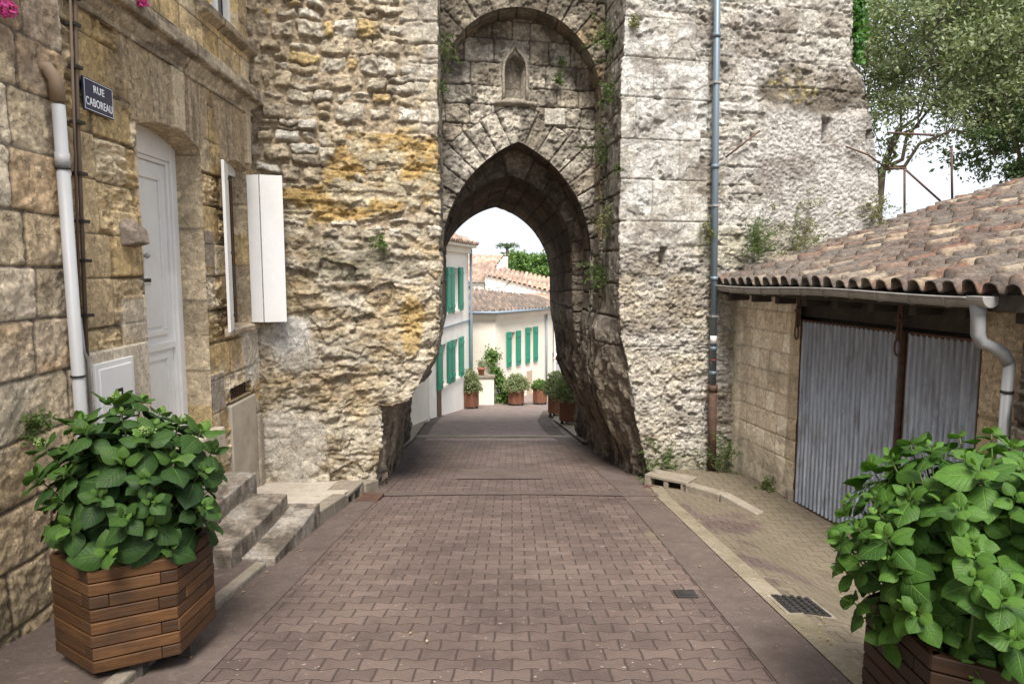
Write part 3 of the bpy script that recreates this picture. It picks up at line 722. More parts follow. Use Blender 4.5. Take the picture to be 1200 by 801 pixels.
# pipes
mb = MB(); mb.tube([v3(LH(.66, 2.78, .00)), v3(LH(.67, 2.78, .04)), v3(LH(.70, 2.72, .068)), v3(LH(.715, 2.60, .068))], [.040, .040, .042, .042], 16); mb.build('pipe_elbow', M['terracotta'], house)
mb = MB(); mb.tube([v3(LH(.715, 2.58, .068)), v3(LH(.74, .0, .068)), v3(LH(.74, bz(4.2)+.05, .068))], .036, 18)
mb.tube([v3(LH(.718, 2.30, .068)), v3(LH(.718, 2.22, .068))], .041, 18); dp = mb.build('downpipe', M['pvc'], house)
mb = MB()
for zz in (2.215, .95):
    mb = MB(); mb.tube([v3(LH(.718+.008*(2.3-zz), zz, .068)), v3(LH(.718+.008*(2.3-zz), zz-.012, .068))], .043, 18); mb.build('pipe_clip', M['iron'], dp)
mb = MB(); mb.tube([v3(LH(.985, 3.6, .05)), v3(LH(.985, 3.25, .05)), v3(LH(.975, 2.7, .03)), v3(LH(.90, 1.05, .03))], .013, 8); mb.tube([v3(LH(.955, 3.6, .05)), v3(LH(.87, 1.4, .025))], .008, 6)
cb = mb.build('cable_conduit', mat_plain('brown cable cover', (.15, .11, .08), .8), house)
mb = MB()
for zz in (3.12, 2.86, 2.52, 2.2, 1.9, 1.65, 1.3):
    mb = MB(); fbox(mb, LH, .88+.04*(zz-1.3), .96+.03*(zz-1.3), zz, zz+.02, .0, .062); mb.build('cable_clip', M['iron'], cb)
mb = MB(); fbox(mb, LH, .90, 1.08, 3.38, 3.52, .0, .12); fbox(mb, LH, .94, 1.03, 3.28, 3.38, .01, .08); mb.build('hopper', M['iron'], house, .02)

# street sign (enamel plate)
sign = thing('street_sign', 'dark blue enamel street name plate reading RUE CABOREAU on the stone wall', 'sign', v3(LH(1.24, 2.74, .02)))
mb = MB(); fbox(mb, LH, 1.06, 1.41, 2.635, 2.845, .012, .026); mb.build('plate', M['enamel'], sign, .003)
mb = MB()
for a, b, c, e in ((1.068, 1.402, 2.643, 2.6465), (1.068, 1.402, 2.8335, 2.837), (1.068, 1.0715, 2.6465, 2.8335), (1.3985, 1.402, 2.6465, 2.8335)): fbox(mb, LH, a, b, c, e, .0262, .0274)
mb.build('border', M['letter'], sign)
def text_obj(txt, size, uc, zc, d, name, parent, xs=1., bold=.0012):
    cu = bpy.data.curves.new(name, 'FONT'); cu.body = txt; cu.size = size; cu.align_x = 'CENTER'; cu.align_y = 'CENTER'; cu.extrude = .0006; cu.offset = bold; cu.space_character = 1.08
    o = bpy.data.objects.new(name, cu); COL.objects.link(o)
    bpy.context.view_layer.update()
    me = bpy.data.meshes.new_from_object(o.evaluated_get(bpy.context.evaluated_depsgraph_get()))
    COL.objects.unlink(o); bpy.data.objects.remove(o)
    n = len(me.vertices); co = np.zeros(n*3); me.vertices.foreach_get('co', co); co = co.reshape(-1, 3)
    P = LH(uc + co[:, 0]*xs, zc + co[:, 1], d + co[:, 2])
    me.vertices.foreach_set('co', P.ravel()); me.update(); me.name = name
    return mesh_obj(name, me, M['letter'], parent)
text_obj('RUE', .066, 1.235, 2.785, .0268, 'lettering', sign, 1.05)
text_obj('CABOREAU', .072, 1.235, 2.695, .0268, 'lettering', sign, .80)

# neighbouring house with big blocks
nh = thing('stone_house', 'nearest house wall of large rough limestone blocks with open joints, left of the white downpipe', 'house', (-4.5, 1, bz(1)))
u = np.concatenate([np.arange(-5, -.7, .06), np.arange(-.7, .872, .0115), [.88]]); z = np.concatenate([np.arange(-1.2, 4.0, .0105), np.arange(4.05, 6.6, .06), [6.6]])
U, Z = np.meshgrid(u, z, indexing='ij'); h, col = neigh_wall_field(U, Z)
grid_obj('wall', LH(U, Z, .012), M['stone_house'], nh, h, col, towards=(0, 5, 2))
mb = MB(); fbox(mb, LH, -5, .875, -1.2, 6.55, -.05, -5.5); mb.build('body', M['cream'], nh)
mb = MB(); mb.prism([v3(LH(-5.1, 6.6, .3)), v3(LH(-5.1, 6.7, .3)), v3(LH(-5.1, 7.9, -2.8)), v3(LH(-5.1, 6.6, -5.8))], v3(LH(.59, 0, 0))-v3(LH(-5.1, 0, 0))); mb.build('roof', M['tiles'], nh)

# steps: three worn slabs, each a separate block
def slab(name, label, x0, x1, y0, y1, z0, z1, seed, grp):
    n = (max(8, int((x1-x0)/.02)), int((y1-y0)/.02), 8)
    bm = bmesh.new(); bmesh.ops.create_cube(bm, size=1)
    for v in bm.verts: v.co = ((x0+x1)/2+v.co.x*(x1-x0), (y0+y1)/2+v.co.y*(y1-y0), (z0+z1)/2+v.co.z*(z1-z0))
    bmesh.ops.bevel(bm, geom=bm.edges[:], offset=.007, segments=1, affect='EDGES')
    for k, cnt in ((1, n[1]), (0, n[0]), (2, 5)):
        for i in range(1, cnt):
            co = [0, 0, 0]; no = [0, 0, 0]; no[k] = 1; co[k] = (x0, y0, z0)[k] + ((x1-x0), (y1-y0), (z1-z0))[k]*i/cnt
            bmesh.ops.bisect_plane(bm, geom=bm.verts[:]+bm.edges[:]+bm.faces[:], plane_co=co, plane_no=no)
    me = bpy.data.meshes.new(name); bm.normal_update()
    P = np.array([v.co[:] for v in bm.verts]); N = np.array([v.normal[:] for v in bm.verts])
    q = P[:, 0]*.7+P[:, 1]; w = P[:, 2]*1.3+P[:, 0]
    d = .012*(fbm(q*6, w*6+seed, 5, seed)-.5) - .016*ss(.62, .72, fbm(q*11+5, w*11, 4, seed+3)) + .006*(fbm(q*40, w*40, 3, seed+5)-.5)
    top = ss(z1-.03, z1, P[:, 2]); wear = np.exp(-((P[:, 1]-(y0+y1)/2)/.35)**2)*.014*top
    P = P + N*d[:, None]; P[:, 2] -= wear
    for v, p in zip(bm.verts, P): v.co = p
    bm.to_mesh(me); bm.free()
    for p in me.polygons: p.use_smooth = True
    me.set_sharp_from_angle(angle=R(32))
    o = mesh_obj(name, me, M['landingstone'])
    c = pal(hsh(np.arange(len(P)), 0, 1), [(.31, .265, .215)]); c = mix(c, (.12, .10, .08), .85*ss(.46, .60, fbm(q*6, w*8, 6, seed+7))); c = mix(c, (.48, .44, .39), .6*ss(.5, .62, fbm(q*3, w*3, 5, seed+8)))
    a = me.color_attributes.new('Col', 'FLOAT_COLOR', 'POINT'); c4 = np.ones((len(P), 4), np.float32); c4[:, :3] = c; a.data.foreach_set('color', c4.ravel())
    tag(o, label, 'step', grp)
    return o
M['landingstone'] = mat_stone('worn step stone', .8, .8, dirt=(.10, .08, .06), dirt_amt=.45)
slab('stone_step', 'lowest worn stone step slab lying along the road edge', -2.40, -1.82, 5.03, 6.27, -1.02, -.59, 1, 'stone steps below the white door')
slab('stone_step', 'middle worn stone step slab resting on the lowest slab', -2.66, -2.07, 4.85, 6.12, -.80, -.445, 2, 'stone steps below the white door')
slab('stone_step', 'uppermost worn stone step slab against the house wall', -2.86, -2.41, 4.72, 6.27, -.80, -.29, 3, 'stone steps below the white door')
# ================================================================== GATE TOWER
tower = thing('gate_tower', 'medieval stone gate tower with tall arched passage over the street', 'tower', (float(TW(2, 0, 2)[0]), float(TW(2, 0, 2)[1]), bz(9)))
zr = np.concatenate([np.arange(-1.75, 5.25, .0125), np.arange(5.3, 7.2, .06), [7.2]])
def fI(z, pts):
    p = np.array(sorted(pts)); return np.interp(z, p[:, 0], p[:, 1])
def wob(z, seed, a=.03): return a*2*(fbm(z*2.2, z*0+seed, 4, seed)-.5)
# common jamb curves of the passage, in skewed coordinate sigma
def sigR(z): return fI(z, [(-1.8, 3.24), (-1.0, 3.20), (-.8, 3.14), (-.6, 3.02), (-.1, 2.83), (.2, 2.78), (.55, 2.75), (.8, 2.70), (3, 2.70)])
def sigL(z): return fI(z, [(-1.8, -.12), (-1.1, -.06), (-.2, .08), (.1, .22), (.3, .42), (.44, .55), (.8, .66), (3, .68)])

def tower_left_field(S_, Z_):
    """rubble above, ochre blocks in the middle, water-worn rock below"""
    Sw = S_+.03*(fbm(S_*11, Z_*11, 3, 92)-.5); Zw = Z_+.03*(fbm(S_*11, Z_*11, 3, 93)-.5)
    D, H, H2 = lay(Sw, Zw, 101, (.10, .21), (.11, .36), split=.22, warp=.075, ws=2.6, vr=(-1.8, 7.2))
    bury = .022*ss(.42, .62, fbm(S_*2.4, Z_*2.4, 3, 94))+.030*(H2 > .86)
    D = D-bury
    m = ss(.001, .012, D)
    bulge = ss(.0, .06, D)
    n1 = fbm(S_*14, Z_*14, 4, 12); n0 = fbm(S_*1.6, Z_*1.6, 4, 13)
    nf = fbm(S_*34, Z_*34, 3, 95)
    hr = -.052 + m*(.036 + .055*(H-.25)) + .006*bulge + m*.022*facet(S_*9, Z_*11, 65) + .014*facet(S_*22, Z_*24, 66) + .040*(n1-.5)*m + .020*(n1-.5) + .016*(nf-.5)
    hr += -.03*ss(.8, .95, H2)*m
    c_st = pal(H2, [(.58, .52, .41), (.53, .455, .335), (.63, .58, .49), (.58, .49, .35), (.50, .43, .33), (.68, .64, .56), (.57, .48, .34), (.58, .44, .22), (.54, .49, .40), (.61, .55, .44)])
    c_st = mix(c_st, (.30, .25, .19), .6*ss(.52, .66, fbm(S_*7, Z_*7, 4, 96)))
    c_mo = np.array([.43, .35, .25])*np.ones(S_.shape+(3,))
    c_r = mix(c_mo, 0, 0*m)*(1-m[..., None]) + c_st*m[..., None]
    # big soft ochre blocks
    ob = np.maximum(ss(-.02, .02, S_+.62)*ss(.02, -.02, S_-.67)*ss(-.02, .02, Z_-2.28)*ss(.02, -.02, Z_-3.16), 0)
    ob = np.maximum(ob, blob(S_, Z_, -.7, 2.35, .85, .22, 4, .3)*(Z_ < 2.75))
    ob = ob*ss(.30, .42, fbm(S_*3, Z_*3, 3, 20)+.12)
    st = fbm(S_*1.5+fbm(S_*2, Z_*3, 3, 21)*1.2, Z_*15, 4, 22)
    jn = (np.abs(Z_-2.74-.02*np.sin(S_*6)) < .009)
    ho = -.012 + .025*(ss(.4, .6, st)-.6)*ss(2.8, 2.4, Z_) + .020*(n1-.5) + .035*facet(S_*5, Z_*9, 70) + .014*facet(S_*15, Z_*22, 71) + .014*(nf-.5) - .03*ss(.6, .7, fbm(S_*6, Z_*8, 4, 97)) - .02*jn - .06*((S_-.31)**2+(Z_-2.47)**2 < .0009)
    co = mix(np.array([.47, .325, .135])*np.ones(S_.shape+(3,)), (.53, .46, .33), ss(.45, .62, fbm(S_*2.4, Z_*4, 5, 23)))
    co = mix(co, (.34, .22, .10), .6*ss(.6, .75, fbm(S_*6, Z_*9, 4, 24)))
    # lower water-worn rock: strata, hollows, plaster remains
    D2, H_, H2_ = lay(S_, Z_, 103, (.34, .6), (.5, 1.1), warp=.10, ws=1.5, vr=(-1.8, 7.2))
    st2 = fbm(S_*3.0+2.2*fbm(S_*2.5, Z_*3, 4, 25), Z_*12+5*fbm(S_*1.6, Z_*1.4, 4, 27), 5, 26)
    rid = 1-2*np.abs(fbm(S_*7+2*fbm(S_*4, Z_*4, 3, 88), Z_*9, 5, 98)-.5)
    sm_ = ss(.40, .60, fbm(S_*1.3, Z_*1.6, 3, 99))
    lumps = fbm(S_*5, Z_*6, 5, 28); holes = ss(.64, .74, fbm(S_*4.2, Z_*6, 4, 29))
    hl = -.02 + (.015+.040*sm_)*(ss(.4, .6, st2)-.5) + .08*(lumps-.5) + .085*facet(S_*3.0, Z_*3.8, 67) + .045*facet(S_*8, Z_*10, 68)*ss(.38, .62, fbm(S_*2.1, Z_*2.4, 3, 87)) + .018*facet(S_*22, Z_*25, 69) - .03*(rid**3)*(1-.5*sm_) + .012 - .05*holes - .02*(1-ss(.005, .03, D2)) + .035*(n1-.5) + .018*(nf-.5)
    flat = blob(S_, Z_, -1.05, -.45, .42, .5, 9, .35)        # surviving plaster patch
    flat = np.maximum(flat, blob(S_, Z_, -1.1, .75, .35, .33, 10, .4))
    hl = hl*(1-.75*flat) + .005*flat
    cl = mix(np.array([.57, .505, .39])*np.ones(S_.shape+(3,)), (.50, .39, .235), .8*ss(.45, .62, fbm(S_*2.2, Z_*2.8, 6, 30)))
    cl = mix(cl, (.36, .31, .24), .45*ss(.5, .62, fbm(S_*6, Z_*8, 5, 89)))
    cl = mix(cl, (.58, .53, .44), .7*ss(.50, .66, fbm(S_*2.2+4, Z_*3, 5, 34)))
    cl = mix(cl, (.33, .24, .14), .6*ss(.55, .72, fbm(S_*3+4, Z_*9, 5, 35)))
    cl = mix(cl, (.50, .34, .12), .75*blob(S_, Z_, .33, 1.0, .16, .35, 12, .5))
    cl = mix(cl, (.58, .53, .45), .8*flat)
    cl = mix(cl, (.22, .20, .14), .75*blob(S_, Z_, -.25, 1.72, .75, .30, 11, .6)*ss(.40, .55, fbm(S_*5, Z_*5, 4, 36)))
    cl = mix(cl, (.62, .60, .57), .7*blob(S_, Z_, -1.05, .85, .2, .25, 13, .6))
    low = ss(2.25, 1.85, Z_+.35*(n0-.5)*2)
    hl = hl*.75; h = hr*(1-low) + hl*low; c = c_r*(1-low[..., None]) + cl*low[..., None]
    h = h*(1-ob) + ho*ob; c = c*(1-ob[..., None]) + co*ob[..., None]
    # sharper quoins at the passage corner
    q = .8*ss(.20, .45, S_+.25*(fbm(S_*3, Z_*3, 3, 83)-.5))*ss(3.1, 3.3, Z_)
    Dq, Hq, _ = lay(Sw, Zw, 105, (.18, .38), (.25, .5), vr=(-1.8, 7.2), warp=.045)
    hq = -.008-.028*(1-ss(.003, .022, Dq)) + .035*(n1-.5) + .03*(Hq-.5) + .03*(fbm(S_*5, Z_*6, 4, 82)-.5)
    h = h*(1-q)+hq*q; c = c*(1-.7*q[..., None]) + pal(Hq, [(.62, .57, .48), (.55, .5, .42), (.58, .55, .48)])*(.7*q[..., None])
    c = mix(c, (.36, .33, .29), .5*ss(.5, .7, fbm(S_*1.3, Z_*1.3, 5, 37))*ss(3.6, 4.6, Z_))
    return h, c
def tower_right_field(S_, Z_):
    D, H, H2 = lay(S_, Z_, 111, (.22, .36), (.25, .62), split=.2, warp=.022, ws=2.6, vr=(-1.8, 7.2))
    Dq, Hq, H2q = lay(S_, Z_, 117, (.34, .52), (.75, 1.25), vr=(-1.8, 7.2), warp=.008)
    n1 = fbm(S_*13, Z_*13, 4, 112); st = fbm(S_*2.2+fbm(S_*2, Z_*3, 3, 113), Z_*17, 4, 114)
    j = 1-ss(.003, .018, D); er = ss(.45, .8, H2)
    nf = fbm(S_*32, Z_*34, 3, 126); ir = fbm(S_*4.5, Z_*5, 4, 127)
    h = -.016 + .026*(H-.4)*ss(0, .03, D) - .016*j + .030*(n1-.5) + .014*(nf-.5) + .05*(ir-.5) - .012*er*(1-ss(.3, .7, st))*ss(0, .05, D) + (.012+.02*er)*facet(S_*9, Z_*12, 72) + .010*facet(S_*24, Z_*26, 73) - .03*ss(.62, .72, fbm(S_*7, Z_*8, 4, 128))
    c = pal(H, [(.57, .54, .485), (.50, .465, .41), (.63, .60, .55), (.54, .505, .45), (.60, .575, .53), (.44, .40, .345), (.61, .565, .49)])
    c = mix(c, (.60, .565, .50), .6*j)
    # large pale quoins by the passage corner
    q = ss(.0, .02, (4.0 + .25*(hsh(np.floor(Z_/.42), 0, 4)-.5)) - S_)*ss(1.85, 1.95, Z_)*ss(4.75, 4.6, Z_)
    jq = 1-ss(.003, .014, Dq)
    hq = .004 - .020*jq + .012*(n1-.5) + .016*facet(S_*6, Z_*9, 74) + .006*facet(S_*26, Z_*28, 75) + .008*(nf-.5) + .022*(ir-.5) - .030*ss(.62, .72, fbm(S_*5, Z_*7, 4, 115))*(H2q > .35)
    cq = pal(Hq, [(.69, .675, .635), (.63, .61, .565), (.72, .71, .67), (.66, .63, .57)]); cq = mix(cq, (.30, .27, .23), .6*jq); cq = mix(cq, (.40, .36, .30), .6*ss(.5, .64, fbm(S_*2.4, Z_*5, 5, 129)))
    h = h*(1-q)+hq*q; c = c*(1-q[..., None])+cq*q[..., None]
    # pebbledash render panel to the right
    e = .03*(fbm(Z_*3, Z_*0, 3, 6)-.5)
    rd = ss(-.01, .01, S_-4.86+e)*ss(3.72, 3.6, Z_+.12*(fbm(S_*3, Z_*2, 3, 7)-.5))*ss(1.7, 1.9, Z_)
    peb = fbm(S_*36, Z_*40, 3, 116)
    h = h*(1-rd) + (.0 + .018*(ss(.3, .7, peb)-.5) + .02*(ir-.5))*rd
    c = mix(c, (.58, .55, .51), .93*rd)
    # band of eroded wall below the quoins
    lo = ss(1.98, 1.80, Z_)
    hl = -.012 + .014*(ss(.3, .7, peb)-.5) + .05*(fbm(S_*3, Z_*6, 6, 118)-.5) + .03*facet(S_*7, Z_*11, 76) + .014*facet(S_*20, Z_*26, 77) + .014*(ss(.4, .6, st)-.5)*ss(.45, .6, fbm(S_*1.4, Z_*2, 3, 81)) - .020*(np.abs(((Z_+.05*(fbm(S_*1.5, Z_*0, 3, 8)-.5))/.62) % 1-.5) > .49)*(fbm(S_*2, Z_*2, 3, 84) > .48) + .02*(nf-.5) - .04*ss(.66, .74, fbm(S_*5, Z_*7, 4, 119))
    cl = mix(np.array([.54, .505, .45])*np.ones(S_.shape+(3,)), (.57, .52, .43), ss(.45, .62, fbm(S_*2, Z_*2.4, 5, 120)))
    cl = mix(cl, (.40, .32, .20), .5*ss(.55, .7, fbm(S_*2.4+7, Z_*3, 5, 121)))
    cl = mix(cl, (.60, .55, .46), .7*ss(.5, -.6, Z_)*ss(.4, .6, fbm(S_*3, Z_*3, 4, 122)))
    h = h*(1-lo)+hl*lo; c = c*(1-lo[..., None])+cl*lo[..., None]
    # lichen, soot and damp
    c = mix(c, (.14, .115, .085), .88*blob(S_, Z_, 5.6, 3.95, 1.0, .34, 14, .5)*ss(.33, .5, fbm(S_*6, Z_*6, 4, 123)))
    c = mix(c, (.44, .37, .16), .6*blob(S_, Z_, 5.3, 3.95, .35, .22, 15, .5)*ss(.5, .6, fbm(S_*12, Z_*12, 3, 123)))
    c = mix(c, (.24, .205, .17), .6*ss(.54, .68, fbm(S_*2.2, Z_*3.4, 5, 124)))
    c = mix(c, (.22, .18, .13), .65*blob(S_, Z_, 4.0, 2.75, .35, .30, 16, .6))
    c = mix(c, (.30, .28, .18), .6*ss(-.5, -1.0, Z_+.3*(fbm(S_*3, Z_*3, 4, 125)-.5)))
    c = mix(c, (.42, .39, .27), .55*blob(S_, Z_, 5.0, 1.9, 1.2, .3, 18, .5))
    c = mix(c, (.24, .21, .175), .55*blob(S_, Z_, 3.45, 1.62, .8, .20, 19, .6))
    putlog = ((np.abs(S_-3.51) < .045) & (np.abs(Z_-1.78) < .11)) | ((np.abs(S_-5.75) < .07) & (np.abs(Z_-3.42) < .16)) | ((np.abs(S_-6.4) < .05) & (np.abs(Z_-3.4) < .06))
    h = h - .16*putlog
    return h, c
def jamb_field(Tt, Zz, seed=0):
    D, H, H2 = lay(Tt, Zz, 131+seed, (.30, .46), (.35, .9), warp=.01, vr=(-1.8, 7.2))
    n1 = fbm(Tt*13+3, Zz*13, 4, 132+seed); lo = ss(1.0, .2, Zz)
    j = 1-ss(.004, .02, D)
    h = -.014*j*2 + .014*(H-.5) + .018*(n1-.5) - .04*ss(.62, .74, fbm(Tt*5, Zz*6, 4, 133+seed))
    # cart-worn fluted rock below
    fl = fbm(Tt*7+.8*Zz, Zz*1.6, 5, 134+seed)
    hl = .10*(fl-.5) + .07*(fbm(Tt*3.2, Zz*3, 5, 135+seed)-.5) + .03*(n1-.5) + .07*facet(Tt*3.5+.5*Zz, Zz*2.5, 63) + .03*facet(Tt*11, Zz*8, 64)
    h = h*(1-lo)+hl*lo
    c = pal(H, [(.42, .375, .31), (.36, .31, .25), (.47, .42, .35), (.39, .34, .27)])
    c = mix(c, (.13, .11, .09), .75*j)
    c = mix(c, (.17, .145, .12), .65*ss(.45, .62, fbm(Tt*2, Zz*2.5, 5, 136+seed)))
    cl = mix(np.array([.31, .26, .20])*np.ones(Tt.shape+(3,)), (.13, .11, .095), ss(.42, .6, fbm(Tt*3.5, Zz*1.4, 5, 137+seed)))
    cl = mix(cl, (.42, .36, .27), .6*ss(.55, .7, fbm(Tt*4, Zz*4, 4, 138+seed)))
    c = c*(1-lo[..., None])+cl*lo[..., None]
    return h, c

# --- left pier: front face, corner and chamfered jamb as one skin
zz = zr
a = np.linspace(0, 1, 165)
tj = np.concatenate([np.arange(.013, 1.02, .02), np.arange(1.05, 4.66, .035)])
sRl = fI(zz, [(-1.8, -.22), (-1.04, -.13), (-.3, -.06), (-.03, -.03), (.06, .28), (.2, .36), (.44, .52), (.62, .64), (.8, .67), (8, .67)]) + wob(zz, 3, .02)*ss(1.2, .4, zz)
Sf = -1.62 + a[:, None]*(sRl[None]+1.62)
Zf = np.broadcast_to(zz, Sf.shape)
ramp_t = ss(0, 1.0, tj)[:, None]
Sj = (sRl[None]*(1-ramp_t) + sigL(zz)[None]*ramp_t) + K*tj[:, None]
Sj = np.where(zz[None] > 1.2, .67+K*tj[:, None]*1.0, Sj)
P = np.concatenate([TW(Sf, Zf, 0.), TW(Sj, np.broadcast_to(zz, Sj.shape), tj[:, None]*np.ones(Sj.shape))])
hf, cf = tower_left_field(Sf, Zf)
Tg = tj[:, None]*np.ones(Sj.shape); Zg = np.broadcast_to(zz, Sj.shape)
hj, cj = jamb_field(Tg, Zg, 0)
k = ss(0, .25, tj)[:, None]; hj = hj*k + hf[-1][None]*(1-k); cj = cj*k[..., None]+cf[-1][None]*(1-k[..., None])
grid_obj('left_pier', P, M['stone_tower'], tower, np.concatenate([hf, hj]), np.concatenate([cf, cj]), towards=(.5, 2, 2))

# --- right pier
sE = fI(zz, [(-1.8, 6.68), (2.2, 6.63), (2.9, 6.55), (3.9, 6.36), (4.15, 6.28), (4.32, 6.10), (5.1, 6.06), (7.2, 5.95)]) + wob(zz, 5, .02)
sLr = fI(zz, [(-1.8, 3.5), (-1.0, 3.34), (-.3, 3.15), (.3, 3.02), (.75, 2.94), (1.2, 2.90), (4.15, 2.90), (4.2, 2.93), (8, 2.93)]) + wob(zz, 6, .05)*ss(1.0, .4, zz)
tside = np.arange(.0, 4.7, .08)[::-1]
Ss = sE[None] + .0*tside[:, None]; Zs = np.broadcast_to(zz, Ss.shape); Tsd = tside[:, None]*np.ones(Ss.shape)
a = np.linspace(0, 1, 290)[1:]
Sf = sE[None] + a[:, None]*(sLr-sE)[None]; Zf = np.broadcast_to(zz, Sf.shape)
tj = np.arange(.015, 1.03, .016); ramp_t = ss(0, .9, tj)[:, None]
up = np.broadcast_to(2.90 + 0*zz, (1, len(zz)))
Sj = sLr[None]*(1-ramp_t) + np.where(zz > 1.2, 2.90, sigR(zz)*(1-ss(.6, 1.2, zz))+2.90*ss(.6, 1.2, zz))[None]*ramp_t + K*tj[:, None]
Tg = tj[:, None]*np.ones(Sj.shape); Zg = np.broadcast_to(zz, Sj.shape)
P = np.concatenate([TW(Ss, Zs, Tsd), TW(Sf, Zf, 0.), TW(Sj, Zg, Tg)])
hs, cs = tower_right_field(6.6+Tsd, Zs); hs = hs*.6
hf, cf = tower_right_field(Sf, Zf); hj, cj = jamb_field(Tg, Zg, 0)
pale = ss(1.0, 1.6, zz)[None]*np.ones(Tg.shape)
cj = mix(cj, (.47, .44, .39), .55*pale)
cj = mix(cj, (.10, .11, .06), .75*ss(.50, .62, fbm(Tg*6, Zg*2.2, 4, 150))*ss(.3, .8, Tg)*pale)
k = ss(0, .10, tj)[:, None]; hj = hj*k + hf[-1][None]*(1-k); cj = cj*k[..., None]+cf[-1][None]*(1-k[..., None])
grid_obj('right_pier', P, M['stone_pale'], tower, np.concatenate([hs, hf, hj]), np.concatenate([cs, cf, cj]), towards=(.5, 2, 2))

# --- arches
def arch_prof(c, hw, zs, rise, pointed, t, n=60, jw=0.0):
    """profile (sigma,z) left foot -> crown -> right foot"""
    if pointed: c0 = (hw*hw-rise*rise)/(2*hw)
    else: c0 = 0.
    Rr = hw-c0 if pointed else None
    th1 = math.atan2(rise, -c0) if pointed else math.pi/2
    th = np.linspace(0, th1, n)
    if pointed: xs, zs_ = c0+Rr*np.cos(th), Rr*np.sin(th)
    else: xs, zs_ = hw*np.cos(th), rise*np.sin(th)
    zl = np.arange(-1.75, zs, .03)
    wR = ss(1.2, .3, zl); xR = (c+hw)*(1-wR) + (sigR(zl)+jw)*wR
    wL = ss(1.2, .3, zl); xL = (c-hw)*(1-wL) + (sigL(zl)-jw)*wL
    right = np.concatenate([np.stack([xR, zl], -1), np.stack([c+xs, zs+zs_], -1)])
    left = np.concatenate([np.stack([xL, zl], -1), np.stack([c-xs, zs+zs_], -1)])
    return left, right[::-1]
def resample(left, right, n):
    out = []
    for h in (left, right):
        seg = np.r_[0, np.cumsum(np.hypot(*np.diff(h, axis=0).T))]
        s = np.linspace(0, seg[-1], n); out.append(np.stack([np.interp(s, seg, h[:, 0]), np.interp(s, seg, h[:, 1])], -1))
    return np.concatenate([out[0], out[1][1:]])
def soffit(name, pa, ta, pb, tb, seed, parent, mat, nt, n=330, c0=(.36, .31, .245), vou=.30, roll=.45, dark=.5):
    A = resample(*pa, n); B = resample(*pb, n)
    w = np.linspace(0, 1, nt); t = ta+(tb-ta)*w
    Sg = A[:, None, 0]*(1-w)+B[:, None, 0]*w + K*t[None]; Zg = A[:, None, 1]*(1-w)+B[:, None, 1]*w
    arc = np.r_[0, np.cumsum(np.hypot(*np.diff(A, axis=0).T))][:, None]*np.ones((1, nt)); Tg = np.ones((len(A), 1))*t[None]
    D, H, H2 = lay(Tg, arc, seed, (vou*.85, vou*1.15), (roll*.8, roll*1.3), warp=.006)
    n1 = fbm(arc*13, Tg*13, 4, seed+1); j = 1-ss(.004, .016, D)
    hu = -.018*j + .012*(H-.5) + .014*(n1-.5) - .02*ss(.66, .76, fbm(arc*5, Tg*5, 4, seed+2))
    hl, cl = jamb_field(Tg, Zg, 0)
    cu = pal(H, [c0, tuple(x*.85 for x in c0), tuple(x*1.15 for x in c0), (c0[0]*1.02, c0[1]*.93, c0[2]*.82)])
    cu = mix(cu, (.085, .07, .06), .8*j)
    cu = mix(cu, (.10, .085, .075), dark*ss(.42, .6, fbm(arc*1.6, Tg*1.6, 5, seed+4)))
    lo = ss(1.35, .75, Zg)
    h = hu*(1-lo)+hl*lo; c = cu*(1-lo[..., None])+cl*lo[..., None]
    if tb-ta < 1: h[:, 0] *= .3
    return grid_obj(name, TW(Sg, Zg, Tg), M[mat], parent, h, c, towards=v3(TW(1.7+K*(ta+tb)/2, 1.2, (ta+tb)/2)))
pA = arch_prof(1.76, 1.10, 3.90, 1.13, False, 1.0)
pA2 = arch_prof(1.77, 1.09, 3.90, 1.11, False, 1.4)
pB = arch_prof(1.74, 1.08, 1.80, 1.58, True, 1.4)
pC = arch_prof(1.66, .99, 1.80, 1.20, True, 2.0)
pE = arch_prof(1.60, 1.06, 1.45, 1.32, True, 4.6, jw=0)
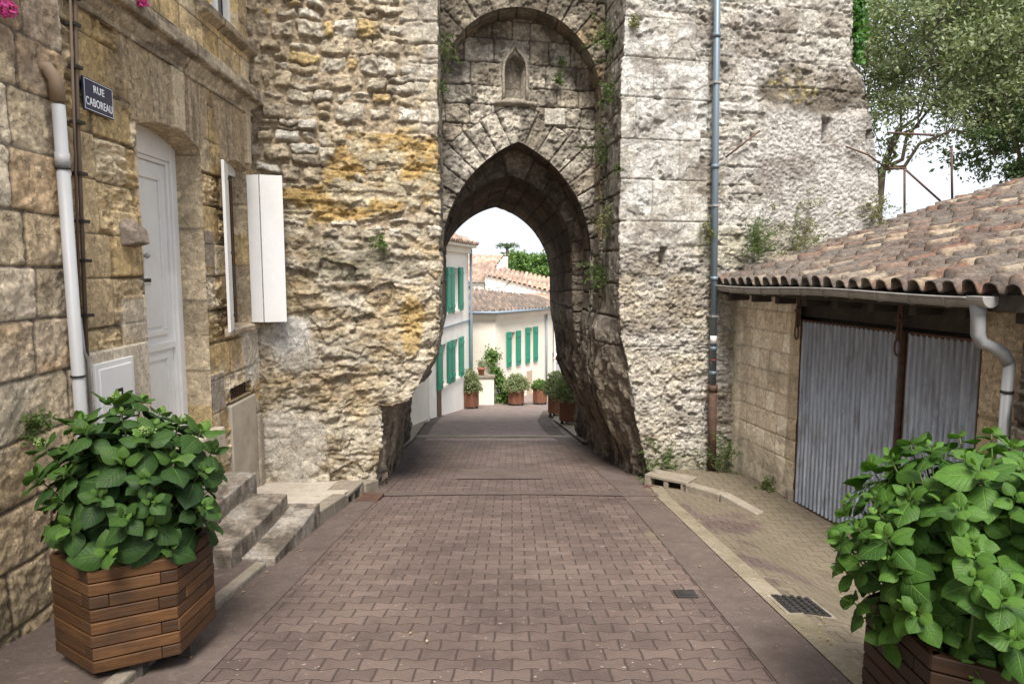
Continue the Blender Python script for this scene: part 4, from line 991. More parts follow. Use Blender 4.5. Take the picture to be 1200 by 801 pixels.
def wall_plane(name, t, prof, s0, s1, z0, z1, seed, vlen, vw, parent, mat, extra=None, step=.0125, c_list=None, zs=1.8, cc=1.7):
    s = np.arange(s0, s1, step)+K*t; z = np.arange(z0, z1, step)
    S_, Z_ = np.meshgrid(s, z, indexing='ij')
    poly = [(x+K*t, y) for x, y in resample(*prof, 120)]
    poly = poly + [(poly[-1][0], -3.), (poly[0][0], -3.)]
    S_, Z_, keep = cut(S_, Z_, [poly])
    # distance outside the arch, angle along it
    pl = np.array(poly[:-2]); seg = np.r_[0, np.cumsum(np.hypot(*np.diff(pl, axis=0).T))]
    best = np.full(S_.shape, 1e9); arc = np.zeros(S_.shape)
    for i in range(0, len(pl)-1):
        e = pl[i+1]-pl[i]; Lq = (e**2).sum()
        if Lq < 1e-12: continue
        tt = np.clip(((S_-pl[i, 0])*e[0]+(Z_-pl[i, 1])*e[1])/Lq, 0, 1)
        d = np.hypot(S_-pl[i, 0]-tt*e[0], Z_-pl[i, 1]-tt*e[1]); m = d < best
        best[m] = d[m]; arc[m] = (seg[i]+tt*math.sqrt(Lq))[m]
    D, H, H2 = lay(S_, Z_, seed, (.24, .34), (.24, .52), warp=.014, ws=3, vr=(0, 7.2))
    # voussoirs
    ck = np.floor(arc/vw + .10*(fbm(arc*1.3, arc*0, 2, seed+9)-.5)); f = (arc/vw) % 1; hv = hsh(ck, 1, seed); vl = vlen*(.85+.4*hv)
    isv = (best < vl) & (Z_ > zs-.2)
    dv = np.minimum(np.minimum(f, 1-f)*vw, np.abs(vl-best))
    D = np.where(isv, dv, D); H = np.where(isv, hv, H)
    n1 = fbm(S_*15, Z_*15, 4, seed+1); j = 1-ss(.002, .014, D); edge = ss(0, .02, D)
    pits = ss(.50, .66, fbm(S_*18, Z_*18, 4, seed+2)) + .8*(fbm(S_*5, Z_*5, 4, seed+6)-.5)
    h = -.020 + .022*(H-.4)*edge - .024*j + .008*edge + .014*(n1-.5) - .018*pits + .028*facet(S_*8, Z_*9, 78) + .016*facet(S_*20, Z_*20, 79)
    cl = c_list or [(.58, .53, .44), (.50, .44, .35), (.63, .58, .49), (.54, .47, .37), (.60, .555, .475)]
    c = pal(H, cl)
    c = mix(c, (.12, .10, .08), .62*ss(.46, .60, fbm(S_*5.5, Z_*5.5, 5, seed+3)))
    c = mix(c, (.15, .13, .105), .6*ss(.48, .62, fbm(S_*1.4, Z_*1.8, 4, seed+4)))
    c = mix(c, (.11, .09, .07), .75*j)
    if extra: h, c = extra(S_, Z_, h, c)
    return grid_obj(name, TW(S_, Z_, t), M[mat], parent, h, c, keep, towards=(.5, 2, 2))
NC = 1.69+K*1.4     # niche centre
def niche_shape(S_, Z_, w, z0, z1, zc):
    x = np.abs(S_-NC)/w; r = np.clip((Z_-z1)/(zc-z1), 0, 1)
    return (x < 1-r**2.4) & (Z_ > z0) & (Z_ < zc)
def niche_extra(S_, Z_, h, c):
    d = ss(0, .02, 1.0*niche_shape(S_, Z_, .130, 3.97, 4.36, 4.55))
    around = niche_shape(S_, Z_, .22, 3.90, 4.36, 4.66)
    h = np.where(around, .0+.3*h, h); c = np.where(around[..., None], c*.6+np.array([.45, .41, .34])*.4, c)
    h = h - .17*d
    c = mix(c, (.22, .19, .15), .6*d)
    # one clean pale block
    b = smooth_mask(S_, Z_, [(NC+.42, NC+.74, 3.62, 3.86)], .015)
    h = h*(1-b)+.012*b; c = mix(c, (.62, .58, .50), .85*b)
    return h, c
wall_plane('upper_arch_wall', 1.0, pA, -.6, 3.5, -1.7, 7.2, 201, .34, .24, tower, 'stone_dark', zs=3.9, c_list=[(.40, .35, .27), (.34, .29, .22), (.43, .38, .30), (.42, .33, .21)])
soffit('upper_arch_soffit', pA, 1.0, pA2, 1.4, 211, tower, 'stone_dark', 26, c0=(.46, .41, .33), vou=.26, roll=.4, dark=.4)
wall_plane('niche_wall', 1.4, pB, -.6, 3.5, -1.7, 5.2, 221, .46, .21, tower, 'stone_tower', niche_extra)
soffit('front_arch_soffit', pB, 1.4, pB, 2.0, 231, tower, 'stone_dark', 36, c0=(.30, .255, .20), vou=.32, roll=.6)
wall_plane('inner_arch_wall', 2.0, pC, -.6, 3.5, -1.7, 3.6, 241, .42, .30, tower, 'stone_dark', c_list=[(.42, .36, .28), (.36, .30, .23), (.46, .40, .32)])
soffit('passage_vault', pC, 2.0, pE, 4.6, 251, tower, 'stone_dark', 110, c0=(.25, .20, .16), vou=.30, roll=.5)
# niche mouldings: hood and ledge
mb = MB()
pts = [v3(TW(NC+dx, z, 1.4-.03)) for dx, z in ((-.165, 3.93), (-.165, 4.1), (-.165, 4.36), (-.15, 4.44), (-.10, 4.53), (-.035, 4.60), (-.01, 4.66), (0, 4.73))]
pts2 = [v3(TW(NC-dx, z, 1.4-.03)) for dx, z in ((-.165, 3.93), (-.165, 4.1), (-.165, 4.36), (-.15, 4.44), (-.10, 4.53), (-.035, 4.60), (-.01, 4.66), (0, 4.73))]
mb.tube(pts, .020, 8); mb.tube(pts2, .020, 8)
paint(mb.build('niche_hood', M['stone_dark'], tower), (.47, .42, .34))
ss_ = np.linspace(-.30, .30, 30); prf = [(.02, 3.86), (-.03, 3.87), (-.06, 3.89), (-.07, 3.93), (.0, 3.945)]
SS, _ = np.meshgrid(ss_, range(len(prf)), indexing='ij'); PD = np.array([[p[0] for p in prf]]*30); PZ = np.array([[p[1] for p in prf]]*30) - .02*(np.abs(SS)/.30)**2
o = grid_obj('niche_ledge', TW(NC+SS, PZ, 1.4+PD), M['stone_dark'], tower, .02*(fbm(SS*9, PZ*9, 3, 3)-.5), np.ones(SS.shape+(3,))*np.array([.45, .40, .32]), towards=(.2, 5, 3)); 
# closing surfaces: back face, top, hidden side
poly = resample(*pE, 60)
mb = MB(); n = len(poly)
def back(s, z): return v3(TW(s, z, 4.62))
L0, R0, T0 = -1.6, 6.66, 7.2
inner = [back(p[0]+K*4.6, p[1]) for p in poly]
outer = []
for p in poly:
    s, z = p[0]+K*4.6, p[1]; dx, dz = s-2.2, z-.8
    f = 1e9
    if dx < -1e-6: f = min(f, (L0-2.2)/dx)
    if dx > 1e-6: f = min(f, (R0-2.2)/dx)
    if dz > 1e-6: f = min(f, (T0-.8)/dz)
    if dz < -1e-6: f = min(f, (-1.75-.8)/dz)
    outer.append(back(2.2+dx*f, .8+dz*f))
mb.add(inner+outer, [(i, i+1, n+i+1, n+i) for i in range(n-1)])
mb.add([back(L0, -1.8), back(L0, T0), back(L0-.0, T0), v3(TW(L0, T0, 0)), v3(TW(L0, -1.8, 0))], [(0, 1, 3, 4)])
mb.add([back(L0, T0), back(R0, T0), v3(TW(R0, T0, -.05)), v3(TW(L0, T0, -.05))], [(0, 1, 2, 3)])
mb.add([back(6.0, T0), back(R0, T0), back(R0, -1.8), back(6., -1.8)], [(0, 1, 2, 3)])
paint(mb.build('back_and_top', M['stone_dark'], tower), (.40, .36, .29))
# drainpipe on the tower
dpw = lambda z: 4.085+.022*(4.9-z)
mb = MB(); mb.tube([v3(TW(dpw(7.2), 7.2, -.09)), v3(TW(dpw(3), 3., -.09)), v3(TW(dpw(.06), .06, -.09))], .041, 16)
for zq in (4.5, 2.92, 1.52, .62, .30): mb.tube([v3(TW(dpw(zq), zq, -.09)), v3(TW(dpw(zq), zq-.05, -.09))], .050, 16)
dpo = mb.build('drainpipe', M['zincpipe'], tower)
mb = MB(); mb.tube([v3(TW(dpw(.06), .10, -.09)), v3(TW(dpw(-.9), bz(8.8)+.12, -.09))], .052, 16); mb.tube([v3(TW(dpw(.06), .12, -.09)), v3(TW(dpw(.0), .03, -.09))], .060, 16); mb.build('pipe_foot', M['rust'], dpo)
mb = MB(); mb.tube([v3(TW(dpw(.75), .76, -.09)), v3(TW(dpw(.7), .66, -.09))], .0425, 16); mb.build('pipe_sticker', M['white'], dpo)
mb = MB(); mb.tube([v3(TW(dpw(.46), .455, -.09)), v3(TW(dpw(.4), .435, -.09))], .0425, 16); mb.build('pipe_sticker', mat_plain('red sticker', (.20, .04, .035), .6), dpo)
mb = MB()
for zq in (3.9, 2.4, 1.0):
    mb = MB(); fbox(mb, lambda s, z, t: TW(s, z, t), dpw(zq)-.05, dpw(zq)+.05, zq, zq+.025, -.14, .02); mb.build('pipe_bracket', M['zinc'], dpo)
# iron tie bars
mb = MB(); mb.tube([v3(TW(4.29, 3.02, -.05)), v3(TW(4.74, 3.36, -.07))], .012, 8); mb.build('tie_bar', M['rust'], tower)
mb = MB(); mb.tube([v3(TW(6.03, 3.22, -.03)), v3(TW(6.35, 3.12, -.06)), v3(TW(6.62, 2.98, -.04))], .012, 8); mb.build('cable', M['rust'], tower)
# ================================================================== GROUND
def Gz(X, Y):
    X, Y = np.broadcast_arrays(np.asarray(X, float), np.asarray(Y, float))
    b = base(Y)
    tgt = np.interp(Y, [-6, 0, 3, 5.2, 9], [.5, -.02, -.72, -1.05, -1.07])
    k = ss(1.8, 2.9, X)*(Y < 9.4)
    return b + k*(np.minimum(tgt, b+.12)-b)
def gz(x, y): return float(Gz(x, y))
def ground_sheet(name, xs, ys, mat, dz=0., f=None, label=None):
    X, Y = np.meshgrid(xs, ys, indexing='ij')
    if f is not None: X = f(X, Y)
    Z = Gz(X, Y) + dz + (.012*(fbm(X*.9, Y*.9, 3, 77)-.5) if name in ('road', 'forecourt') else 0)
    o = grid_obj(name, np.stack([X, Y, Z], -1), M[mat], towards=(0, 0, 50)); tag(o, kind='structure'); return o
ground_sheet('ground', np.concatenate([[-300, -120, -50, -20, -10], np.arange(-6, 7, 1.), [10, 20, 50, 120, 300]]), np.concatenate([[-300, -100, -40, -15], np.arange(-6, 32, 1.), [40, 60, 120, 300]]), 'earth', -.16)
ground_sheet('road', np.arange(-2.1, 3.9, .1), np.arange(-5, 13.01, .1), 'pavers', f=lambda X, Y: np.where(Y < 8.9, np.minimum(X, 1.79), X))
ground_sheet('forecourt', np.arange(1.79, 3.95, .05), np.arange(-5, 9.0, .1), 'pavers')
ground_sheet('street_square', np.arange(-6, 8.01, .2), np.arange(13.01, 32, .25), 'square')
def strip(name, pl, w0, w1, mat, dz=.006, f=None):
    """sheet following the ground between polyline offsets w0..w1 in x"""
    pl = np.array(pl, float); ys = np.arange(pl[0, 1], pl[-1, 1]+.001, .1); xs = np.interp(ys, pl[:, 1], pl[:, 0])
    w = np.linspace(w0, w1, 5)
    X = xs[:, None]+w[None]; Y = ys[:, None]+0*w[None]
    Z = Gz(X, Y)+dz+.012*(fbm(X*.9, Y*.9, 3, 77)-.5)
    return tag(grid_obj(name, np.stack([X, Y, Z], -1), M[mat], towards=(0, 0, 50)), kind='structure')
LE = [(-1.53, -5), (-1.53, 7), (-1.47, 9), (-1.62, 12), (-1.88, 16), (-1.95, 20)]
RE = [(1.30, -5), (1.30, 5), (1.28, 8), (1.15, 10), (.95, 12.4), (.72, 14.5), (.64, 17), (.95, 20.5)]
strip('road_edge_strip', LE, -.33, .0, 'concrete')
strip('road_edge_strip', RE, .0, .35, 'concrete')
strip('gutter', [(1.66, -5), (1.66, 7.6), (1.72, 8.3)], .0, .15, 'mosscrete', .008)
def cross(name, y0, y1, x0, x1, mat, bow=.0, dz=.010):
    X, Y = np.meshgrid(np.linspace(x0, x1, 40), np.linspace(y0, y1, 5), indexing='ij')
    Y = Y + bow*((X-(x0+x1)/2)/(x1-x0)*2)**2
    Z = Gz(X, Y)+dz+.012*(fbm(X*.9, Y*.9, 3, 77)-.5)
    return tag(grid_obj(name, np.stack([X, Y, Z], -1), M[mat], towards=(0, 0, 50)), kind='structure')
cross('drainage_strip', 7.72, 7.92, -1.8, 1.7, 'concrete', -.10)
cross('drainage_strip', 13.5, 13.85, -2.2, 1.3, 'gutterstone', .0)
cross('road_patch', 8.75, 9.55, -.72, .40, 'concrete')
strip('sidewalk', [(-2.0, 9.), (-2.0, 12.6), (-2.2, 16), (-2.35, 20)], -1., .12, 'gutterstone', .06)
strip('sidewalk', [(1.35, 12.3), (1.25, 14.5), (1.10, 17), (1.4, 20.5)], -.05, 2.5, 'gutterstone', .06)
# left pavement: from in front of the houses to the landing at the tower foot
def pavement(name, xs, ys, hf, mat, f=None):
    X, Y = np.meshgrid(xs, ys, indexing='ij')
    if f: X = f(X, Y)
    Z = base(Y)+hf(X, Y)+.006*(fbm(X*3, Y*3, 4, 78)-.5)
    return tag(grid_obj(name, np.stack([X, Y, Z], -1), M[mat], towards=(0, 0, 50)), kind='structure')
pavement('sidewalk', np.linspace(-3.0, -1.95, 20), np.arange(-5, 5.3, .1), lambda X, Y: .035+0*X, 'concrete')
pavement('landing', np.linspace(0, 1, 30), np.arange(5.1, 8.3, .05), lambda X, Y: .03+.10*ss(5.4, 6.3, Y)+.02*ss(-2.2, -2.8, X), 'landing', lambda X, Y: -3.1+X*(np.interp(Y, [5, 6.3, 7.9, 8.4], [-1.86, -1.84, -1.80, -1.7])+3.1))
def kerb_run(name, label, pts, w, h, mat, grp=None, bury=.15):
    """row of kerb stones as one laid kerb following the polyline"""
    mb = MB()
    for (a, b) in zip(pts, pts[1:]):
        A = Vector((a[0], a[1], 0)); B = Vector((b[0], b[1], 0)); n = max(1, round((B-A).length/.5)); d = (B-A)/n; nn = Vector((-d.y, d.x, 0)).normalized()*w
        for i in range(n):
            p = A+d*i+d*.006; q = A+d*(i+1)-d*.006
            zp = bz(p.y)+h(p.y) if callable(h) else bz(p.y)+h; zq = bz(q.y)+h(q.y) if callable(h) else bz(q.y)+h
            mb.prism([(p.x, p.y, zp-bury), (q.x, q.y, zq-bury), (q.x, q.y, zq), (p.x, p.y, zp)], nn)
    o = mb.build(name, M[mat], None, .014, 2); tag(o, kind='structure'); return o
kerb_run('kerb', '', [(-1.87, -5), (-1.87, 5.0)], .09, .045, 'gutterstone')
kerb_run('kerb', '', [(-1.83, 6.28), (-1.78, 7.15)], .16, .135, 'gutterstone')
kerb_run('kerb', '', [(-1.70, 7.72), (-1.60, 8.0)], .20, .14, 'gutterstone')
RK = [(2.66, 7.16), (2.36, 7.55), (2.06, 7.93)]
def kz(x, y): return -.945
mb = MB()
for (a, b) in zip(RK, RK[1:]):
    d = Vector((b[0]-a[0], b[1]-a[1], 0)); n = Vector((d.y, -d.x, 0)).normalized()*.14
    d2 = d*.012; z0 = gz(*a)+(.02 if a[0] > 2.6 else .09); z1 = gz(*b)+.10
    mb.prism([(a[0]+d2.x, a[1]+d2.y, z0-.2), (b[0]-d2.x, b[1]-d2.y, z1-.2), (b[0]-d2.x, b[1]-d2.y, z1), (a[0]+d2.x, a[1]+d2.y, z0)], n)
tag(mb.build('kerb', M['gutterstone'], None, .015), kind='structure')
# raised corner pavement between kerb, tower and garage wall
X, Y = np.meshgrid(np.linspace(0, 1, 30), np.linspace(0, 1, 30), indexing='ij')
c00, c10, c11, c01 = (np.array(v) for v in ((2.10, 7.90), (2.70, 7.12), (3.45, 7.45), (3.0, 9.1)))
c01b = np.array((1.75, 8.75))
PX = (1-X)*((1-Y)*c00[0]+Y*c01b[0]) + X*((1-Y)*c10[0]+Y*c11[0]); PY = (1-X)*((1-Y)*c00[1]+Y*c01b[1]) + X*((1-Y)*c10[1]+Y*c11[1])
PX2 = PX + X*(1-X)*4*Y*.42; PY2 = PY + X*(1-X)*4*Y*.42
tag(grid_obj('sidewalk', np.stack([PX2, PY2, Gz(PX2, PY2)*0 + (-.945-.02*(X < 2)) - .10*X - .03*Y*(1-X)], -1), M['pavers'], towards=(0, 0, 50)), kind='structure')
# storm drains in the kerb
def storm_drain(label, p, ang, zt, mirror=1):
    t = thing('storm_drain', label, 'storm drain', (p[0], p[1], zt-.13))
    t.rotation_euler = (0, 0, ang)
    def part(name, mb, mat, bev=.006):
        o = mb.build(name, M[mat], None, bev); o.parent = t; return o
    mb = MB(); mb.abox(-.28, .28, 0, .30, .10, .135); mb.abox(-.28, -.20, .0, .30, -.15, .099); mb.abox(.20, .28, .0, .30, -.15, .099); mb.abox(-.03, .03, .01, .05, -.15, .099); part('concrete_hood', mb, 'gutterstone')
    mb = MB(); mb.abox(-.20, .20, .12, .14, -.15, .099); part('dark_throat', mb, 'black', 0)
    mb = MB()
    mb.abox(-.24, .24, -.26, -.235, -.01, .018); mb.abox(-.24, .24, -.045, -.02, -.01, .018)
    for i in range(13): mb.abox(-.235+i*.0375, -.215+i*.0375, -.236, -.044, -.01, .014)
    part('grating', mb, 'rust', 0)
    return t
storm_drain('storm drain opening in the kerb at the foot of the left tower pier', (-1.76, 7.44), R(83), bz(7.44)+.13)
storm_drain('storm drain opening in the kerb right of the passage, below the grey drainpipe', (1.88, 8.15), R(-38), gz(1.88, 8.15)+.12)
def cover(label, x0, x1, y0, y1, mat='iron', pale=True):
    t = thing('drain_cover', label, 'drain cover', ((x0+x1)/2, (y0+y1)/2, gz((x0+x1)/2, (y0+y1)/2)))
    z = lambda x, y: gz(x, y)+.012*(float(fbm(np.array(x*.9), np.array(y*.9), 3, 77))-.5)
    def pl(a, b, c, d, h, name, mt):
        mb = MB(); mb.prism([(a, c, z(a, c)-.02), (b, c, z(b, c)-.02), (b, d, z(b, d)-.02), (a, d, z(a, d)-.02)], (0, 0, .02+h)); return mb.build(name, M[mt], t, .002)
    pl(x0, x1, y0, y1, .012, 'frame', 'gutterstone' if pale else 'iron'); mb = MB(); a, b, c, d = x0+.03, x1-.03, y0+.02, y1-.02; mb.prism([(a, c, z(a, c)-.02), (b, c, z(b, c)-.02), (b, d, z(b, d)-.02), (a, d, z(a, d)-.02)], (0, 0, .0365))
    nx = max(2, int((x1-x0)/.055))
    for i in range(nx):
        for j in range(max(2, int((y1-y0)/.055))):
            xx = x0+.045+i*.05; yy = y0+.035+j*.05
            if xx+.02 < x1-.035 and yy+.02 < y1-.025: mb.abox(xx, xx+.022, yy, yy+.022, z(xx, yy)+.015, z(xx, yy)+.021)
    mb.build('plate', M[mat], t)
cover('large rectangular drain cover at the right edge of the road', 1.70, 2.02, 4.03, 4.38, 'iron')
cover('small square water cover set in the road pavers', 1.10, 1.24, 4.33, 4.47, 'iron', False)

# ================================================================== GARAGE
gar = thing('garage', 'low stone garage with clay tile roof and corrugated metal doors against the tower', 'garage', (4.5, 7, -1.1))
u = np.arange(-.3, 1.33, .011); z = np.arange(-1.5, 1.32, .011); U, Z = np.meshgrid(u, z, indexing='ij')
def block_field(U, Z):
    zz_ = Z+.0*U
    D, H, H2 = lay(U, Z+.035*U*0, 301, (.235, .25), (.21, .235), vr=(-1.5, 1.4), warp=.005)
    j = 1-ss(.003, .010, D); h = -.012*j+.004*(H-.5)+.007*(fbm(U*15, Z*15, 4, 302)-.5)
    c = pal(H, [(.76, .68, .555), (.72, .635, .51), (.79, .72, .60), (.68, .59, .465)]); c = mix(c, (.40, .34, .26), .7*j)
    q = ss(1.13, 1.15, U); Dq, Hq, _ = lay(U, Z, 303, (.35, .5), (.5, .8), vr=(-1.5, 1.4))
    c = mix(c, (.40, .33, .23), .8*q)
    lo = ss(-.45, -.75, Z+.3*(fbm(U*3, Z*3, 3, 304)-.5)); h = h*(1-lo)+lo*.03*(fbm(U*6, Z*6, 4, 305)-.5)
    c = mix(c, (.47, .41, .32), .8*lo); c = mix(c, (.24, .20, .145), .4*ss(.52, .68, fbm(U*2.5, Z*3, 5, 306)))
    left = ss(.10, -.02, U+.06*(fbm(U*2, Z*3, 3, 307)-.5)); h = h*(1-left)+left*(.06+.05*(fbm(U*5, Z*5, 5, 308)-.5)); c = mix(c, (.27, .245, .155), .85*left)
    return h, c
h, c = block_field(U, Z); grid_obj('block_wall', GR(U, Z), M['smooth'], gar, h, c, towards=(0, 5, 0))
# pillar between door and downpipe
u = np.arange(3.72, 4.12, .011); z = np.arange(-1.4, 1.32, .011); U, Z = np.meshgrid(u, z, indexing='ij')
D, H, H2 = lay(U, Z, 311, (.42, .62), (1.5, 2), vr=(-1.4, 1.4)); j = 1-ss(.003, .012, D)
c = pal(H, [(.52, .42, .29), (.56, .46, .33), (.47, .38, .26)]); c = mix(c, (.14, .11, .08), .8*j)
grid_obj('pillar', GR(U, Z, .03), M['stone_house'], gar, -.016*j+.012*(fbm(U*12, Z*12, 4, 312)-.5), c, towards=(0, 5, 0))
mb = MB(); fbox(mb, GR, 3.72, 4.1, -1.4, 1.3, -.3, .02); paint(mb.build('pillar_core', M['stone_house'], gar), (.45, .37, .26))
mb = MB()
a = [v3(GR(-.1, -1.5, -.35)), v3(GR(-.1, 1.38, -.35)), v3(GR(-.1, 2.96, -5.7)), v3(GR(-.1, -1.5, -5.7))]; mb.prism(a, v3(GR(6.2, 0, 0))-v3(GR(-.1, 0, 0)))
paint(mb.build('body', M['stone_house'], gar), (.35, .30, .23))
mb = MB(); fbox(mb, GR, -.1, 4.15, 1.08, 1.30, -.34, -.06); fbox(mb, GR, -.02, 4.4, 1.30, 1.385, -.34, .26)
for i in range(9): fbox(mb, GR, .15+i*.5, .23+i*.5, 1.22, 1.299, -.05, .22)
mb.build('timber_beam', M['timber'], gar, .006)
def corrug(name, u0, u1, z0, z1, d, parent, per=.066, amp=.015, seed=0):
    u = np.arange(u0, u1, .0055); z = np.linspace(z0, z1, 90); U, Z = np.meshgrid(u, z, indexing='ij')
    ph = np.abs(((U/per) % 1)-.5)*2
    h = amp*ss(.2, .8, ph)*2 + .006*(fbm(U*3, Z*2, 3, seed)-.5) + .004*(fbm(U*1, Z*4, 3, seed+1)-.5)
    o = grid_obj(name, GR(U, Z, d), M['sheet'], parent, h, None, towards=(0, 5, 0))
    return o
def frame_part(mb, u0, u1, z0, z1, d, w=.035):
    fbox(mb, GR, u0, u1, z1-w, z1, d-.02, d+.03); fbox(mb, GR, u0, u1, z0, z0+w*.8, d-.02, d+.03); fbox(mb, GR, u0, u0+w, z0+w, z1-w, d-.02, d+.03); fbox(mb, GR, u1-w, u1, z0+w, z1-w, d-.02, d+.03)
d1 = corrug('corrugated_door', 1.34, 2.83, -1.04, 1.03, -.02, gar, seed=1)
mb = MB(); frame_part(mb, 1.325, 2.84, -1.07, 1.05, -.035); mb.build('door_frame', M['rust'], d1, .003)
d2 = corrug('corrugated_door', 2.90, 3.66, -1.04, 1.03, -.05, gar, seed=5)
mb = MB(); frame_part(mb, 2.875, 3.685, -1.07, 1.05, -.055); mb.build('door_frame', M['rust'], d2, .003)
mb = MB(); fbox(mb, GR, 1.25, 3.74, -1.3, 1.07, -.30, -.12); mb.build('dark_interior', M['black'], gar)
mb = MB()
for uu in (1.30, 2.82):
    mb = MB(); fbox(mb, GR, uu-.01, uu+.05, .97, 1.34, .02, .035); fbox(mb, GR, uu-.025, uu+.065, 1.13, 1.16, .03, .05)
    mb.tube([v3(GR(uu+.02+.035*math.cos(t), .90+.075*math.sin(t), .04)) for t in np.linspace(0, 6.28, 14)], .010, 6)
    mb.tube([v3(GR(uu+.02, 1.2, .045)), v3(GR(uu+.02, .96, .05))], .013, 8)
    mb.build('iron_hinge', M['rust'], gar, .002)
mb = MB(); fbox(mb, GR, 1.26, 1.33, -1.12, -.92, -.02, .06); mb.build('door_stop', M['gutterstone'], gar, .012)
# gutter
us = np.linspace(-.12, 3.94, 90); th = np.linspace(math.pi, 2*math.pi, 14)
Ug, Tg_ = np.meshgrid(us, th, indexing='ij'); sag = -.012*np.sin(Ug*2.1)
gd, gzz, gr = .355, 1.405, .068
P = GR(Ug, gzz+gr*np.sin(Tg_)*1.05+sag, gd+gr*np.cos(Tg_))
gut = grid_obj('gutter', P, M['zinc'], gar, towards=(3.3, 6, -8)); md = gut.modifiers.new('s', 'SOLIDIFY'); md.thickness = .004
mb = MB(); mb.tube([v3(GR(x, gzz+.004-.012*math.sin(x*2.1), gd+gr)) for x in us], .010, 8); mb.build('gutter_lip', M['zinc'], gut)
for i in range(11):
    uu = .06+i*.365; mb = MB()
    mb.tube([v3(GR(uu+.012*math.cos(t), gzz+(gr+.004)*math.sin(t)*1.05-.012*math.sin(uu*2.1), gd+(gr+.004)*math.cos(t))) for t in np.linspace(math.pi*.98, 2.02*math.pi, 14)], .006, 6)
    mb.build('gutter_bracket', M['zinc'], gut)
mb = MB()
pts = [v3(GR(3.93, gzz+.008, gd-.078)), v3(GR(3.93, gzz+.008, gd+.078))] + [v3(GR(3.93, gzz+.078*math.sin(t), gd+.078*math.cos(t))) for t in np.linspace(0, -math.pi, 12)[1:-1]]
mb.prism(pts, v3(GR(4.08, 0, 0))-v3(GR(3.93, 0, 0))); mb.build('gutter_outlet', M['zinc'], gut, .006)
mb = MB(); mb.tube([v3(GR(3.97, 1.36, gd)), v3(GR(3.97, 1.27, gd-.005)), v3(GR(3.972, 1.13, gd-.012)), v3(GR(3.98, 1.07, gd-.04)), v3(GR(4.0, 1.03, .22)), v3(GR(4.03, .99, .17)), v3(GR(4.05, .92, .14))], [.060, .050, .049, .047, .045, .044, .044], 16)
gp = mb.build('downpipe_bend', M['greypipe'], gar)
mb = MB(); mb.tube([v3(GR(4.05, .93, .135)), v3(GR(4.06, -1.05, .135))], .039, 16); dp2 = mb.build('downpipe', M['greypipe'], gar)
mb = MB(); mb.tube([v3(GR(4.052, .72, .135)), v3(GR(4.052, .70, .135))], .045, 16); mb.build('pipe_clip', M['iron'], dp2)

def tile_surface(name, F, u, w, parent, per=.18, row=.30, seed=0, amp=.048, cols=None, thick=True, towards=(0, 0, 60), step=.034):
    U, W = np.meshgrid(u, w, indexing='ij')
    Uj = U + .018*(fbm(U*.7, W*.9, 3, seed)-.5)*2 + .006*np.sin(W*3)
    cidx = np.floor(Uj/per); x = (Uj/per-cidx)-.5
    off = hsh(cidx, 0, seed)*row
    ri = np.floor((W+off)/row); fr = (W+off)/row-ri
    jit = hsh(cidx, ri, seed+1); jit2 = hsh(cidx, ri, seed+2)
    cover_ = np.abs(x+.05*(jit-.5)) < .34
    xx = np.clip((x+.05*(jit-.5))/.34, -1, 1)
    hc = amp*np.sqrt(np.clip(1-xx*xx, 0, 1))*(1.0-.12*fr) + step*(1-fr) + .022*(jit2-.5) + .04*(jit-.5)*(fr-.5)
    xc = (np.abs(x)-.5)/.16
    off2 = hsh(cidx+ (x > 0), 5, seed)*row; r2 = np.floor((W+off2)/row); f2 = (W+off2)/row-r2
    hch = -.040*np.sqrt(np.clip(1-xc*xc, 0, 1)) + .014*(1-f2) - .004
    h = np.where(cover_, np.maximum(hc, hch), hch) + .03*(fbm(U*.8, W*.8, 3, seed+4)-.5)
    pc = cols or [(.125, .085, .066), (.105, .075, .062), (.145, .10, .078), (.12, .095, .08), (.085, .068, .058), (.23, .175, .125), (.135, .108, .09), (.28, .225, .165), (.075, .062, .055), (.155, .088, .062), (.11, .085, .07), (.095, .072, .06)]
    hid = np.where(cover_, hsh(cidx, ri, seed+3), hsh(cidx+(x > 0)+999, r2, seed+3))
    c = pal(hid, pc); c = mix(c, (.13, .115, .10), .5*ss(.45, .65, fbm(U*1.3, W*1.3, 5, seed+6)))
    o = grid_obj(name, F(U, W), M['tiles'], parent, h, c, towards=towards)
    if thick:
        md = o.modifiers.new('s', 'SOLIDIFY'); md.thickness = .012; md.offset = -1
    return o
tile_surface('roof', lambda U, W: GR(U, 1.468+.296*W, .35-W), np.arange(-.10, 4.32, .0115), np.concatenate([np.arange(0, 3.5, .017), np.arange(3.52, 6.2, .03)]), gar, seed=3)
mb = MB(); fbox(mb, GR, 4.02, 4.32, 1.30, 1.43, .05, .30); mb.build('fascia_end', M['timber'], gar, .01)

# rough stone wall stump right of the garage
rw = thing('rubble_wall', 'rough lichen-grey rubble wall beside the garage downpipe', 'wall', v3(GR(4.8, -1.1, .1)))
u = np.arange(4.16, 5.6, .016); z = np.arange(-1.4, 1.15, .016); U, Z = np.meshgrid(u, z, indexing='ij')
D, H, H2 = lay(U, Z, 331, (.14, .28), (.16, .36), split=.2, warp=.05, vr=(-1.4, 1.3)); m = ss(.004, .03, D)
h = -.05+m*(.05+.05*(H-.4))+.03*(fbm(U*10, Z*10, 4, 332)-.5) + .12*np.sin((U-4.13)*2)
c = pal(H, [(.26, .22, .18), (.33, .28, .22), (.21, .18, .15), (.38, .34, .28)]); c = mix(c, (.15, .13, .11), 1-m)
grid_obj('face', GR(U, Z, .16), M['stone_dark'], rw, h, c, towards=(0, 3, 0))
mb = MB(); fbox(mb, GR, 4.14, 5.6, -1.4, 1.13, -.34, .14); paint(mb.build('core', M['stone_dark'], rw, .03), (.27, .23, .19))

